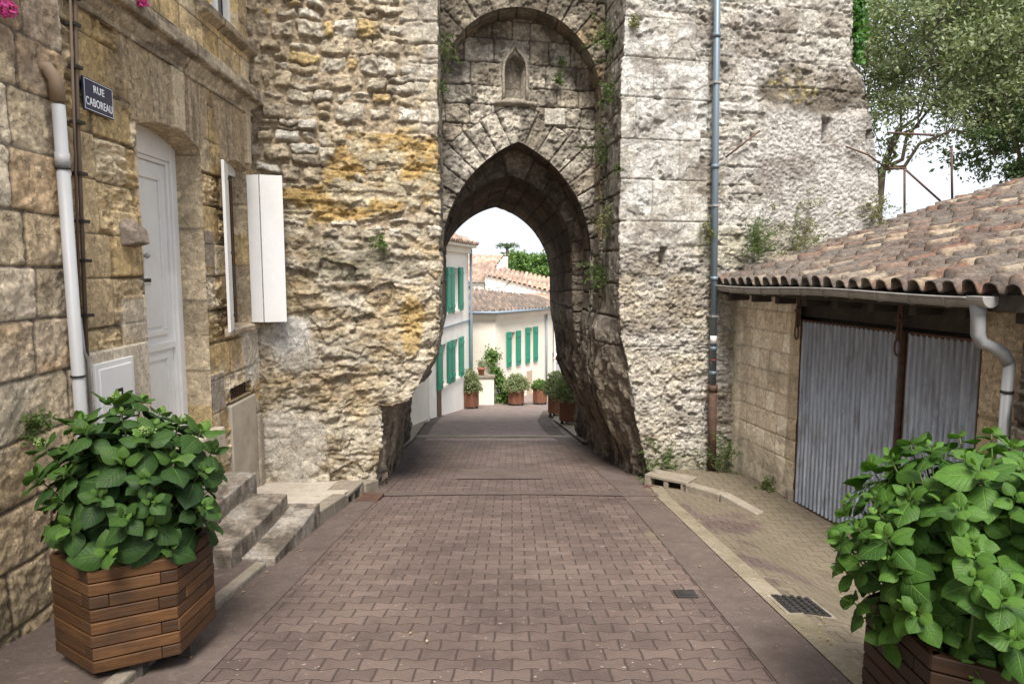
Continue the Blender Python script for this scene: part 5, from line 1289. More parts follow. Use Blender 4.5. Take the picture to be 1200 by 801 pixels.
# ================================================================== WOODEN PLANTERS
def beams(name, specs, mat, parent):
    """specs: (p, q, inward, z0, z1, colour); UV runs along every beam"""
    vs = []; fs = []; uvs = []; cs = []
    for (p, q, inn, z0, z1, c) in specs:
        p = Vector(p); q = Vector(q); inn = Vector(inn); n = len(vs); r = random.random()*20; Ln = (q-p).length
        b = .004
        P8 = [(p, z0), (q, z0), (q+inn, z0), (p+inn, z0), (p, z1), (q, z1), (q+inn, z1), (p+inn, z1)]
        vs += [(a.x, a.y, zz_) for a, zz_ in P8]
        for f in ((0, 1, 5, 4), (1, 2, 6, 5), (2, 3, 7, 6), (3, 0, 4, 7), (4, 5, 6, 7), (3, 2, 1, 0)):
            fs.append(tuple(n+i for i in f))
            for i in f: uvs.append(((Ln if i in (1, 2, 5, 6) else 0)+r, (.06 if i > 3 else 0)+(.05 if i in (2, 3, 6, 7) else 0)+r*.3))
        cs += [c]*8
    me = bpy.data.meshes.new(name); me.from_pydata(vs, [], fs)
    uvl = me.uv_layers.new(name='UVMap'); uvl.data.foreach_set('uv', np.array(uvs, np.float32).ravel())
    at = me.color_attributes.new('Col', 'FLOAT_COLOR', 'POINT'); at.data.foreach_set('color', np.array([list(c)+[1] for c in cs], np.float32).ravel())
    me.update(); bm = bmesh.new(); bm.from_mesh(me); bmesh.ops.recalc_face_normals(bm, faces=bm.faces); bm.to_mesh(me); bm.free()
    o = mesh_obj(name, me, M[mat], parent); m = o.modifiers.new('b', 'BEVEL'); m.width = .0045; m.segments = 2; m.limit_method = 'ANGLE'; return o
def planter(label, cx, cy, rad, rot, z0, ht, tint=1., rows=8):
    random.seed(int(cx*100))
    t = thing('wooden_planter', label, 'planter', (cx, cy, z0))
    cor = [Vector((cx+rad*math.cos(rot+i*math.pi/3), cy+rad*math.sin(rot+i*math.pi/3), 0)) for i in range(6)]
    zb = z0+.085; rh = (ht-.085)/rows; sp = []
    for r in range(rows):
        for i in range(6):
            a, b = cor[i], cor[(i+1) % 6]; e = (b-a); inn = Vector((-e.y, e.x, 0)).normalized()*.045
            if inn.dot(Vector((cx, cy, 0))-a) < 0: inn = -inn
            kq = random.uniform(.72, 1.3); col = [tint*x*kq for x in random.choice([(.082, .038, .016), (.098, .047, .019), (.068, .033, .015), (.090, .042, .016)])]
            kq = random.uniform(.34, .6); dk = [x*kq for x in (.11*tint, .058*tint, .030*tint)]
            f = .20*random.uniform(.9, 1.15)
            s0, s1 = zb+r*rh+.003, zb+(r+1)*rh-.003
            jo = -inn.normalized()*random.uniform(0, .005)
            if (r+i) % 2 == 0: sp += [(a+jo, a+e*(1-f)-e*.004+jo, inn, s0, s1, col), (a+e*(1-f)+jo*.2, b, inn, s0, s1, dk)]
            else: sp += [(a+e*f+e*.004+jo, b+jo, inn, s0, s1, col), (a, a+e*f+jo*.2, inn, s0, s1, dk)] if random.random() < .5 else [(a+jo, b+jo, inn, s0, s1, col)]
    beams('timber_box', sp, 'wood', t)
    mb = MB(); mb.prism([(c.x*.93+cx*.07, c.y*.93+cy*.07, zb+.02) for c in cor], (0, 0, ht-.085-.09)); mb.build('soil', M['soil'], t)
    for i in range(6):
        c = cor[i]; m_ = (c+cor[(i+1) % 6])/2; p = m_+(Vector((cx, cy, 0))-m_)*.22
        gzp = max(gz(p.x, p.y), bz(p.y)+(.035 if p.x < -1.95 else 0))
        mb = MB(); mb.abox(p.x-.035, p.x+.035, p.y-.035, p.y+.035, gzp-.01, zb+.01); mb.build('foot', M['timber'], t, .004)
    return t
planter('hexagonal planter of stained timber beams standing at the left kerb by the downpipe', -1.99, 3.47, .375, R(-93), bz(3.47)+.035, .60)
planter('dark timber planter at the lower right corner of the street', 1.86, 2.50, .44, R(150), bz(2.5), .58, .33)
# ================================================================== LEAVES
def norm(a): return a/(np.linalg.norm(a, axis=-1, keepdims=True)+1e-12)
def leaves_mesh(name, P, Fw, Up, Ln, Wd, rnd, young, mat, parent=None, nu=9, nv=7, curl=.28, fold=.30, seed=1):
    """broad veined leaves; arrays of length N"""
    N = len(P); r = np.random.RandomState(seed)
    Fw = norm(Fw); Sd = norm(np.cross(Up, Fw)); Nn = np.cross(Fw, Sd)
    u = np.linspace(0, 1, nu); v = np.linspace(-1, 1, nv); U, V = np.meshgrid(u, v, indexing='ij')
    w = np.sin(np.pi*np.clip(U, 0, 1)**.74)**.68*(1-.25*U**3); w[0] = .05; w[-1] = 0.0
    cu = curl*(1+.9*(r.rand(N)-.5)); fo = fold*(1+.8*(r.rand(N)-.5)); tw = (r.rand(N)-.5)*.5
    x = U[None]*Ln[:, None, None]
    y = (V*w)[None]*Wd[:, None, None]/2
    zq = fo[:, None, None]*np.abs(y) - cu[:, None, None]*Ln[:, None, None]*U[None]**2 + tw[:, None, None]*y*U[None]
    zq = zq - 1.6*y*y/np.maximum(Wd[:, None, None], .01) * .8
    zq = zq + .022*Wd[:, None, None]*np.sin(24*(U-.28*np.abs(V)))[None]*w[None]
    x = x - .12*Ln[:, None, None]*cu[:, None, None]*U[None]**2
    co = P[:, None, None]+Fw[:, None, None]*x[..., None]+Sd[:, None, None]*y[..., None]+Nn[:, None, None]*zq[..., None]
    m = nu*nv; idx = np.arange(m).reshape(nu, nv)
    q = np.stack([idx[:-1, :-1], idx[1:, :-1], idx[1:, 1:], idx[:-1, 1:]], -1).reshape(-1, 4)
    Q = (q[None]+np.arange(N)[:, None, None]*m).reshape(-1, 4)
    me = bpy.data.meshes.new(name); vv = co.reshape(-1, 3)
    me.vertices.add(len(vv)); me.vertices.foreach_set('co', vv.astype(np.float32).ravel())
    me.loops.add(Q.size); me.loops.foreach_set('vertex_index', Q.astype(np.int32).ravel())
    me.polygons.add(len(Q)); me.polygons.foreach_set('loop_start', (np.arange(len(Q))*4).astype(np.int32)); me.polygons.foreach_set('loop_total', np.full(len(Q), 4, np.int32))
    me.polygons.foreach_set('use_smooth', np.ones(len(Q), bool))
    uv = np.stack([U.ravel(), V.ravel()], -1); uvl = me.uv_layers.new(name='UVMap')
    uvl.data.foreach_set('uv', np.tile(uv, (N, 1))[Q.ravel()].astype(np.float32).ravel())
    c4 = np.ones((N, m, 4), np.float32); c4[..., 0] = rnd[:, None]; c4[..., 1] = young[:, None]; c4[..., 2] = 0
    a = me.color_attributes.new('Col', 'FLOAT_COLOR', 'POINT'); a.data.foreach_set('color', c4.ravel())
    me.update(calc_edges=True)
    return mesh_obj(name, me, mat, parent)
def hydrangea(label, cx, cy, zb, c, rad, ntip, mat, seed, size=1., buds=0, lowz=-.5, spread=None):
    r = np.random.RandomState(seed)
    t = thing('hydrangea_bush', label, 'bush', (cx, cy, zb))
    P = []; F = []; Uu = []; Ls = []; Ws = []; rn = []; yg = []; tips = []
    ga = math.pi*(3-math.sqrt(5))
    for shell, (frac, cnt) in enumerate(((1.0, ntip), (.72, ntip//2), (.45, ntip//4))):
        for i in range(cnt):
            zc = 1-(i+.5)/cnt*(1-lowz); a = ga*i+shell*1.3+r.rand()*.5
            s = math.sqrt(max(0, 1-zc*zc)); o = np.array([s*math.cos(a), s*math.sin(a), zc])
            k = frac*r.uniform(.86, 1.10)
            tip = np.array(c)+o*np.array(rad)*k
            ax = norm(o*np.array([.8, .8, .5])+np.array([0, 0, .75])+r.normal(0, .12, 3))
            tips.append((tip, ax, shell))
            b1 = norm(np.cross(ax, [0.3, .2, 1.])); b2 = np.cross(ax, b1); ph = r.rand()*6.28
            sc = size*r.uniform(.6, 1.25)
            for kx, (ang, ln, back, y) in enumerate(((22, .055, 0, .75), (48, .10, .012, .30), (76, .145, .04, .07), (100, .165, .085, .0))):
                if shell and kx == 0: continue
                for sgn in (0, math.pi):
                    az = ph+kx*math.pi/2+sgn+r.normal(0, .15); sd = b1*math.cos(az)+b2*math.sin(az)
                    e = R(ang)+r.normal(0, .14); f = ax*math.cos(e)+sd*math.sin(e)
                    # leaves turn their face to the sky
                    up = norm(np.array([0, 0, 1.])*.5 + ax*.6 + norm((tip-np.array(c))*np.array([1, 1, .3]))*.55 + r.normal(0, .18, 3) - f*np.dot(ax*.6+np.array([0, 0, .8]), f))
                    l = ln*sc*r.uniform(.8, 1.2)
                    P.append(tip-ax*back*sc+sd*.008); F.append(f); Uu.append(up); Ls.append(l); Ws.append(l*r.uniform(.74, .92)); rn.append(r.rand()); yg.append(y*r.uniform(.4, 1.1))
    leaves_mesh('foliage', np.array(P), np.array(F), np.array(Uu), np.array(Ls), np.array(Ws), np.array(rn), np.array(yg), M[mat], t, seed=seed)
    mb = MB(); bs = np.array([cx, cy, zb])
    for tip, ax, sh in tips:
        if sh == 2: continue
        b = bs+np.array([r.normal(0, .08), r.normal(0, .08), 0]); p1 = b+(tip-b)*.5+np.array([0, 0, -.02])+r.normal(0, .02, 3)
        mb.tube([v3(b), v3(p1), v3(tip-ax*.09), v3(tip)], [.007, .005, .004, .0025], 5, False)
    mb.build('stems', M['stem'], t)
    if buds:
        mb = MB()
        for tip, ax, sh in [tips[i] for i in r.choice(ntip//2, buds, replace=False)]:
            for k in range(26):
                q = tip+ax*.03+r.normal(0, .016, 3)*np.array([1.3, 1.3, .5]); s = .004+.003*r.rand()
                mb.add([q+[s, 0, 0], q-[s, 0, 0], q+[0, s, 0], q-[0, s, 0], q+[0, 0, s], q-[0, 0, s]], [(0, 2, 4), (2, 1, 4), (1, 3, 4), (3, 0, 4), (2, 0, 5), (1, 2, 5), (3, 1, 5), (0, 3, 5)])
        mb.build('flower_buds', mat_plain('pale green buds', (.18, .26, .07), .6, var=.2), t)
    return t
hydrangea('dark green hydrangea bush growing in the left hexagonal planter', -1.99, 3.47, .10, (-1.97, 3.45, .50), (.41, .38, .42), 54, 'leaf_l', 5, .95, buds=5, lowz=-.62)
hydrangea('large bright green hydrangea bush filling the lower right corner', 1.76, 2.50, .2, (1.86, 2.56, .50), (.52, .52, .45), 165, 'leaf_r', 9, .68, lowz=-.95)

def leaf_cloud(name, pts, size, mat, parent, seed, aspect=.5, droop=.3, flat=False):
    """many small pointed leaves (bent quads)"""
    r = np.random.RandomState(seed); N = len(pts)
    f = norm(r.normal(0, 1, (N, 3))-np.array([0, 0, droop])); up = norm(r.normal(0, 1, (N, 3))+np.array([0, 0, .8])); s = norm(np.cross(up, f)); n = np.cross(f, s)
    L_ = size*(.6+.8*r.rand(N))[:, None]; W_ = L_*aspect/2
    a = pts; b = pts+f*L_*.45+s*W_-n*L_*.02; c = pts+f*L_; d = pts+f*L_*.45-s*W_-n*L_*.02; e = pts+f*L_*.5+n*L_*.08
    V = np.stack([a, b, c, d], 1).reshape(-1, 3); Q = np.arange(N*4).reshape(-1, 4)
    me = bpy.data.meshes.new(name)
    me.vertices.add(len(V)); me.vertices.foreach_set('co', V.astype(np.float32).ravel())
    me.loops.add(Q.size); me.loops.foreach_set('vertex_index', Q.astype(np.int32).ravel())
    me.polygons.add(len(Q)); me.polygons.foreach_set('loop_start', (np.arange(len(Q))*4).astype(np.int32)); me.polygons.foreach_set('loop_total', np.full(len(Q), 4, np.int32))
    rr = r.rand(N); c4 = np.ones((N, 4, 4), np.float32); c4[..., 0] = rr[:, None]
    at = me.color_attributes.new('Col', 'FLOAT_COLOR', 'POINT'); at.data.foreach_set('color', c4.ravel())
    me.update(calc_edges=True)
    return mesh_obj(name, me, mat, parent)
def tree(label, name, base_, fork, crown, rad, nl, size, mat, seed, trunk_r=.16, limbs=9, tw=14, spread=.42, grp=None, lean=None):
    r = np.random.RandomState(seed); t = thing(name, label, 'tree', base_, grp)
    b = np.array(base_, float); fk = np.array(fork, float); mb = MB()
    tk = [b+(fk-b)*q_+np.array([r.normal(0, .06), 0, 0])*(0 < q_ < 1) for q_ in (0, .2, .4, .55, .7, .85, 1)]
    mb.tube([v3(x) for x in tk], [trunk_r*q_ for q_ in (1.3, 1.1, 1., .95, .9, .8, .65)], 12)
    ends = []
    for i in range(limbs):
        o = norm(r.normal(0, 1, 3)); o[2] = abs(o[2])*.9-.25
        e = np.array(crown)+o*np.array(rad)*r.uniform(.45, .8)
        cp = [fk]
        for kk in range(1, 7): cp.append(fk+(e-fk)*kk/6+r.normal(0, .055, 3)*np.array(rad)*math.sin(kk/6*3.14)+np.array([0, 0, -.16*rad[2]*math.sin(kk/6*3.14)]))
        mb.tube([v3(x) for x in cp], [trunk_r*q_ for q_ in (.42, .34, .27, .2, .14, .09, .05)], 7, False)
        for j in range(tw):
            st = fk+(e-fk)*r.uniform(.45, 1.) if r.rand() < .6 else e
            o2 = norm(r.normal(0, 1, 3)+np.array([0, 0, .15])); e2 = st+o2*np.array(rad)*r.uniform(.2, .52)
            q = (e2-np.array(crown))/np.array(rad); ql = np.linalg.norm(q)
            if ql > 1.05: e2 = np.array(crown)+q/ql*np.array(rad)*r.uniform(.85, 1.08)
            mb.tube([v3(st), v3((st+e2)/2+r.normal(0, .06, 3)), v3(e2)], [trunk_r*.10, trunk_r*.07, .008], 4, False)
            ends.append((st, e2))
    mb.build('trunk_and_branches', M['bark'], t)
    per = nl//len(ends); pts = []
    for st, e2 in ends:
        k = r.rand(per)**.6; p = st+(e2-st)*(.35+.7*k[:, None])
        p = p+r.normal(0, 1, (per, 3))*spread*np.array([1, 1, .7])*(.25+.45*r.rand(per))[:, None]*min(rad)*.35
        pts.append(p)
    leaf_cloud('crown', np.concatenate(pts), size, M[mat], t, seed+1)
    return t
tree('grey green olive-like tree with open crown rising behind the tower edge', 'tree', (7.75, 14.6, -1.95), (7.75, 14.6, 3.7), (8.8, 14.6, 6.3), (3.1, 2.4, 3.3), 42000, .085, 'tree_grey', 31, .12, 6, 46, .42)
tree('dense dark tree filling the sky above the garage roof at the right', 'tree', (13.4, 17, -2.), (13.4, 17, 3.0), (13.4, 17, 6.6), (4.3, 3, 3.4), 40000, .14, 'tree_dark', 37, .22, 12, 16, .5)
tree('grey green leafy tree in the top right corner in front of the dark tree', 'tree', (12.0, 14.5, -2.), (12.0, 14.5, 4.0), (11.9, 14.8, 7.4), (2.6, 2.2, 2.7), 22000, .09, 'tree_grey', 41, .14, 6, 24, .5)
tree('low dark shrubby tree just above the garage ridge', 'shrub', (10.2, 13.6, -2.), (10.4, 13.6, 2.7), (10.6, 13.7, 4.2), (1.6, 1.1, 1.25), 15000, .07, 'tree_dark', 43, .07, 7, 10, .5)
# ivy clump on the tower edge
iv = thing('ivy', 'bright green ivy clump hanging on the top right edge of the tower', 'ivy', v3(TW(6.3, 4.6, .3)))
r = np.random.RandomState(3); pts = np.stack([TW(6.05+.02*0+.24*r.rand(3500)*(1+.3*r.rand(3500)), 4.35+1.0*r.rand(3500)**.8, .05+.6*r.rand(3500))], 0)[0]
leaf_cloud('foliage', pts, .07, mat_foliage('ivy leaf', (.03, .10, .02), (.09, .20, .04)), iv, 5, .8)
mb = MB()
for i in range(6):
    s = 6.1+.05*i; mb.tube([v3(TW(s, 4.3, .1+.08*i)), v3(TW(s+.05, 4.8, .12+.08*i)), v3(TW(s, 5.4, .1+.08*i))], .012, 5)
mb.build('stems', M['bark'], iv)

def tuft(label, p, nrm, n, ln, mat, seed, wid=.10, hang=.6, grp=None, name='wall_weed'):
    """a spray of fine leafy stems growing out of a wall or a joint"""
    r = np.random.RandomState(seed); p = np.array(p, float); nrm = norm(np.array(nrm, float)); mb = MB(); pts = []
    t = thing(name, label, 'weed', p, grp)
    for i in range(n):
        d = norm(nrm*.7+r.normal(0, .6, 3)+np.array([0, 0, .25])); l = ln*r.uniform(.4, 1.1); pr = p+r.normal(0, wid*.25, 3)*np.array([1, 1, 1.6])
        q = [pr]
        for k in range(1, 5):
            d = norm(d+np.array([0, 0, -hang*.35*k/2])+r.normal(0, .1, 3)); q.append(q[-1]+d*l/4)
        mb.tube([v3(x) for x in q], [.003, .0025, .002, .0015, .001], 4, False)
        for k in range(22):
            s = r.uniform(.3, 4); a = int(s); a = min(a, 3); pts.append(q[a]+(q[a+1]-q[a])*(s-a)+r.normal(0, .010, 3))
    mb.build('stems', M['stem'], t); leaf_cloud('leaves', np.array(pts), .028, M[mat], t, seed+1, .45)
    return t
TN = (TT[0]*-1, TT[1]*-1, .1)
JN = (-1., -.1, .1)
for i, (lab, s, z, tt, nn, n, ln, mt, w) in enumerate([
    ('small green wall weed in the eroded face of the left pier', -.02, 1.92, -.03, TN, 18, .16, 'weed', .10),
    ('hanging fern-like weed at the top left corner of the arch recess', .75, 4.35, .75, (.9, -.6, .2), 34, .24, 'weed', .28),
    ('smaller weed below the fern on the left recess corner', .74, 3.85, .7, (.9, -.6, .2), 16, .18, 'weed', .18),
    ('weed tuft on the niche wall right of the niche', NC+.62, 4.22, 1.36, TN, 16, .16, 'weed', .09),
    ('little sprig above the tuft on the niche wall', NC+.66, 4.48, 1.37, TN, 6, .12, 'weed', .03),
    ('large weed in the top of the right recess jamb', 2.93, 4.55, .6, JN, 34, .22, 'weed', .34),
    ('weed growing from a joint high in the right recess jamb', 2.88, 3.80, .30, JN, 22, .20, 'weed', .16),
    ('trailing weed halfway up the right recess jamb', 3.0, 3.25, .75, JN, 30, .24, 'weed', .30),
    ('yellowish weed on the right jamb beside the pointed arch', 2.92, 2.25, .45, JN, 30, .22, 'weed_dry', .22),
    ('dark hanging weed on the right jamb below the springing', 2.92, 1.55, .75, JN, 40, .24, 'weed', .26),
    ('sprig on the corner quoin of the right pier', 2.93, 2.85, .05, JN, 10, .10, 'weed', .06),
    ('small weed at the very top corner of the right pier', 3.02, 4.58, -.02, TN, 14, .10, 'weed_dry', .08),
    ('weed behind the grey drainpipe', 4.08, 2.1, -.03, TN, 24, .15, 'weed_dry', .18),
    ('large dry weed tuft growing on the tower just above the garage eave', 4.75, 1.95, -.06, TN, 60, .34, 'weed', .28),
    ('pale dry grass tuft on the tower above the garage roof', 5.35, 2.12, -.06, TN, 80, .30, 'weed_dry', .60),
    ('dry grass where the roof meets the tower corner', 6.5, 2.38, -.05, TN, 40, .22, 'weed_dry', .3),
    ]):
    tuft(lab, TW(s+K*0, z, tt), nn, n, ln, mt, 400+i*3, w, hang=.3 if 'dry' in lab else .6)
tuft('small weed growing from a joint of the large block wall left of the downpipe', LH(.33, .72, .03), (1, 0, .1), 20, .14, 'weed', 471, .10)
tuft('weed at the foot of the garage block wall', GR(.95, -1.0, .06), (-.8, -.2, 1.), 20, .16, 'weed', 474, .06, .3)
tuft('moss and weeds along the foot of the right pier', (1.95, 8.62, -.98), (-.2, -.8, .6), 70, .16, 'weed', 477, .5, .3)
tuft('weed between the drainpipe foot and the garage wall', (2.75, 8.78, -.9), (-.2, -.8, .9), 60, .22, 'weed', 480, .35, .3)

# geraniums on the string course
for i, (lab, uu, zz_, dd) in enumerate((('pink geranium head hanging over the string course above the street sign', 1.58, 3.52, .17), ('pink geranium head at the top left corner of the large block wall', .27, 2.99, .10))):
    r = np.random.RandomState(60+i); t = thing('geranium', lab, 'flower', v3(LH(uu, zz_, dd)))
    c = LH(uu, zz_-.02, dd); pts = c+norm(r.normal(0, 1, (160, 3)))*.045*r.uniform(.5, 1, (160, 1))
    leaf_cloud('petals', pts, .028, M['pink'], t, 61+i, .9)
    mb = MB(); mb.tube([v3(LH(uu, zz_, dd)), v3(LH(uu-.02, zz_+.12, dd)), v3(LH(uu-.03, zz_+.25, .02))], .004, 6); mb.build('stem', M['stem'], t)
    pts = LH(uu-.03, zz_+.25, dd*.6)+r.normal(0, .05, (120, 3)); leaf_cloud('leaves', pts, .05, M['weed'], t, 62+i, .9)

r = np.random.RandomState(515); N = 150
lx = np.where(r.rand(N) < .5, -1.86+.12*r.normal(0, 1, N), 1.68+.25*r.normal(0, 1, N)); lx[:50] = r.uniform(-1.7, 3.0, 50); ly = r.uniform(2.6, 9.0, N)
lz = np.array([gz(a, b)+.018+(.05 if a < -1.95 else 0) for a, b in zip(lx, ly)])
o = leaf_cloud('fallen_leaves', np.stack([lx, ly, lz], -1), .026, mat_foliage('dry leaf', (.20, .13, .05), (.36, .30, .16), .1), None, 516, .6); tag(o, 'scattered small dry leaves and grit lying along the road edges', 'fallen leaves', kind='stuff')
me_ = o.data; cc = np.zeros(len(me_.vertices)*3); me_.vertices.foreach_get('co', cc); cc = cc.reshape(-1, 4, 3); zc_ = lz[:, None]; cc[..., 2] = zc_+(cc[..., 2]-zc_)*.25; me_.vertices.foreach_set('co', cc.ravel()); me_.update()
# iron railing on the wall behind the roof
rl = thing('iron_railing', 'rusty iron railing posts standing behind the garage roof', 'railing', (6.8, 12, 1.))
def atp(px, py, Y):
    a = (px-600)/800; v = (400-py)/800; p = math.atan(.105); yy = math.cos(p)+v*math.sin(p)
    return Vector((a/yy*Y, Y, 1.6+(v*math.cos(p)-math.sin(p))/yy*Y))
for a, b in (((1060, 197), (1060, 262)), ((1115, 172), (1116, 240)), ((1042, 197), (1062, 197)), ((1062, 199), (1102, 235)), ((1040, 155), (1095, 158))):
    mb = MB(); mb.tube([atp(*a, 11.2), atp(*b, 11.2)], .018, 8); mb.build('rail' if a[1] == b[1] or a[0]+20 < b[0] else 'post', M['rust'], rl)
mb = MB(); p = atp(1100, 246, 11.1); mb.box(p, (.45, 0, 0), (0, .1, 0), (0, 0, .12)); mb.build('base_plate', M['rust'], rl)

# ================================================================== HOUSES BEYOND THE ARCH
def frame(p0, d, side=1):
    d = np.array(d, float)/np.hypot(*d); n = np.array([d[1], -d[0]])*side
    def F(u, z, k=0.):
        u, z, k = np.broadcast_arrays(np.asarray(u, float), z, k)
        return np.stack([p0[0]+u*d[0]+k*n[0], p0[1]+u*d[1]+k*n[1], z], -1)
    return F
def facade(F, u0, u1, z0, z1, holes, parent, mat='plaster', depth=.18, name='wall'):
    us = sorted({u0, u1, *[h[0] for h in holes], *[h[1] for h in holes]}); zs = sorted({z0, z1, *[h[2] for h in holes], *[h[3] for h in holes]})
    mb = MB()
    for a, b in zip(us, us[1:]):
        for c, d in zip(zs, zs[1:]):
            if any(h[0] <= a and b <= h[1] and h[2] <= c and d <= h[3] for h in holes): continue
            mb.add([v3(F(a, c)), v3(F(b, c)), v3(F(b, d)), v3(F(a, d))], [(0, 1, 2, 3)])
    for (a, b, c, d) in holes:
        for p, q in (((a, c), (b, c)), ((b, c), (b, d)), ((b, d), (a, d)), ((a, d), (a, c))):
            mb.add([v3(F(*p)), v3(F(*q)), v3(F(*q, -depth)), v3(F(*p, -depth))], [(0, 1, 2, 3)])
    return mb.build(name, M[mat], parent)
def window(F, a, b, c, d, parent, depth=.14, mat='white'):
    mb = MB(); w = .05
    for x0, x1, y0, y1 in ((a, b, d-w, d), (a, b, c, c+w), (a, a+w, c+w, d-w), (b-w, b, c+w, d-w), ((a+b)/2-.025, (a+b)/2+.025, c+w, d-w), (a+w, b-w, (c+d)/2-.015, (c+d)/2+.015)): fbox(mb, F, x0, x1, y0, y1, -depth-.04, -depth)
    o = mb.build('window', M[mat], parent); mb = MB(); fbox(mb, F, a, b, c, d, -depth-.06, -depth-.045); mb.build('pane', M['glass'], o); return o
def shutter(F, a, b, c, d, parent, k=.03, mat='green'):
    mb = MB(); fbox(mb, F, a, b, c, d, k, k+.035)
    n = 5
    for i in range(n): fbox(mb, F, a+(b-a)*i/n+.006, a+(b-a)*(i+1)/n-.006, c+.01, d-.01, k+.03, k+.042)
    for q in (c+.15, d-.22): fbox(mb, F, a+.02, b-.02, q, q+.08, k+.04, k+.06)
    return mb.build('shutter', M[mat], parent)
def far_roof(name, e0, e1, r0, r1, parent, seed, n=(160, 70), per=.24, cols=None):
    e0, e1, r0, r1 = (np.array(x, float) for x in (e0, e1, r0, r1)); Lu = np.linalg.norm(e1-e0); Lw = np.linalg.norm(r0-e0)
    def F(U, W):
        a = (U/Lu)[..., None]; b = (W/Lw)[..., None]; return (e0*(1-a)+e1*a)*(1-b)+(r0*(1-a)+r1*a)*b
    return tile_surface(name, F, np.linspace(0, Lu, max(int(Lu/.03), 10)), np.linspace(0, Lw, max(int(Lw/.06), 8)), parent, per=per, row=.4, seed=seed, amp=.05, thick=True, step=.03,
                        cols=cols or [(.40, .25, .18), (.46, .30, .22), (.36, .26, .20), (.50, .36, .27), (.42, .33, .27), (.34, .21, .16)])
# A: two storeys, green shutters, left side of the street
A = thing('house', 'two storey white house with green shutters on both floors, left side beyond the arch', 'house', (-2.4, 20, -2.7))
FA = frame((-1.40, 22.), (.175, 1.))
wins = []
for uc in (-1.67, -3.03, -4.6, -6.2):
    for (c, d) in ((.42, 1.66), (-1.62, -.46)):
        if uc > -4 or c > 0: wins.append((uc-.28, uc+.28, c, d))
facade(FA, -8., 0., -3.2, 2.3, wins, A)
for (a, b, c, d) in wins:
    window(FA, a, b, c, d, A); shutter(FA, a-.47, a-.02, c-.04, d+.03, A); shutter(FA, b+.02, b+.47, c-.04, d+.03, A)
    mb = MB(); fbox(mb, FA, a-.05, b+.05, c-.08, c-.005, -.05, .06); mb.build('sill', M['cream'], A)
mb = MB(); fbox(mb, FA, -8, -.003, -3.2, 2.28, -.25, -5); mb.build('body', M['plaster'], A)
mb = MB(); fbox(mb, FA, -8.05, .05, 2.12, 2.3, -.1, .12); fbox(mb, FA, -8.1, .12, 2.3, 2.40, -.1, .26); mb.build('eaves', M['cream'], A, .02)
mb = MB(); fbox(mb, FA, -8., .01, -.03, .02, .0, .04); mb.build('floor_band', M['greenrail'], A)
far_roof('roof', v3(FA(-8.1, 2.42, .32)), v3(FA(.18, 2.42, .32)), v3(FA(-8.1, 3.6, -2.9)), v3(FA(.18, 3.6, -2.9)), A, 51)
mb = MB(); mb.prism([v3(FA(0, 2.2, 0)), v3(FA(0, 3.5, -2.8)), v3(FA(0, 2.2, -5))], v3(FA(-.3, 0, 0))-v3(FA(0, 0, 0))); mb.build('gable', M['plaster'], A)
mb = MB(); mb.tube([v3(FA(-.06, 2.25, .10)), v3(FA(-.06, -2.8, .10))], .045, 10); mb.build('downpipe', M['greenrail'], A)
mb = MB(); fbox(mb, FA, -3.75, -3.35, -3., -2.05+.9, -.1, .02); mb.build('door', M['brownwood'], A)
# B: low house on the square
B = thing('house', 'low cream house with green shutters and brown tile roof closing the street', 'house', (0, 26, -3.1))
FB = frame((-.6, 24.), (.625, 1.)); FB0 = frame((-2.4, 24.0), (1.8, 0.0))
wb = [(.98, 1.33, -1.90, -.66), (2.42, 2.80, -1.92, -.62)]
wb = [(1.02, 1.36, -1.88, -.66), (2.36, 2.64, -1.90, -.60)]
door_b = (2.12, 2.52, -3.2, -2.2)
facade(FB, 0., 4.25, -3.4, .0, wb, B, 'cream'); facade(FB0, 0., 1.8, -3.4, .0, [], B, 'cream')
for (a, b, c, d) in wb: window(FB, a, b, c, d, B); shutter(FB, a-.31, a-.01, c-.03, d+.03, B); shutter(FB, b+.01, b+.31, c-.03, d+.03, B)
mb = MB(); fbox(mb, FB, 2.06, 2.6, -3.35, -2.16, .0, .03); mb.build('door_surround', M['cream'], B); mb = MB(); fbox(mb, FB, 2.13, 2.53, -3.35, -2.23, .03, .05); mb.build('door', mat_plain('beige door', (.45, .36, .26), .6), B)
mb = MB(); mb.prism([(-2.4, 24.03, -3.4), (-.62, 24.03, -3.4), (1.64, 27.6, -3.4), (-.5, 31, -3.4), (-4, 29, -3.4)], (0, 0, 3.35)); 
bod = mb.build('body', M['cream'], B); bod.scale = (.995, 1, 1); bod.location.y += .22
mb = MB(); fbox(mb, FB, -.06, 4.3, -.12, .03, -.05, .10); fbox(mb, FB0, -.3, 1.86, -.12, .03, -.05, .10); fbox(mb, FB, -.1, 4.34, .03, .09, -.05, .18); fbox(mb, FB0, -.3, 1.9, .03, .09, -.05, .18); mb.build('cornice', M['cream'], B)
mb = MB(); mb.tube([v3(FB0(-.3, .13, .26)), v3(FB0(1.86, .13, .26)), v3(FB(.0, .13, .26)), v3(FB(4.4, .09, .26))], .06, 8); mb.build('gutter', M['greenrail'], B)
BC = [(.20, .15, .12), (.24, .18, .14), (.17, .135, .11), (.28, .21, .17), (.15, .12, .10)]
far_roof('roof', (-2.7, 23.7, .16), (-.5, 23.72, .16), (-3.2, 28, .98), (-1.3, 28.2, .80), B, 53, cols=BC)
far_roof('roof', (-.5, 23.72, .16), (2.0, 27.5, .13), (-1.3, 28.2, .80), (1.2, 30.6, .42), B, 54, cols=BC)
mb = MB(); mb.tube([v3(FB(3.62, -.1, .07)), v3(FB(3.62, -3.2, .07))], .04, 8); mb.build('downpipe', M['greenrail'], B)
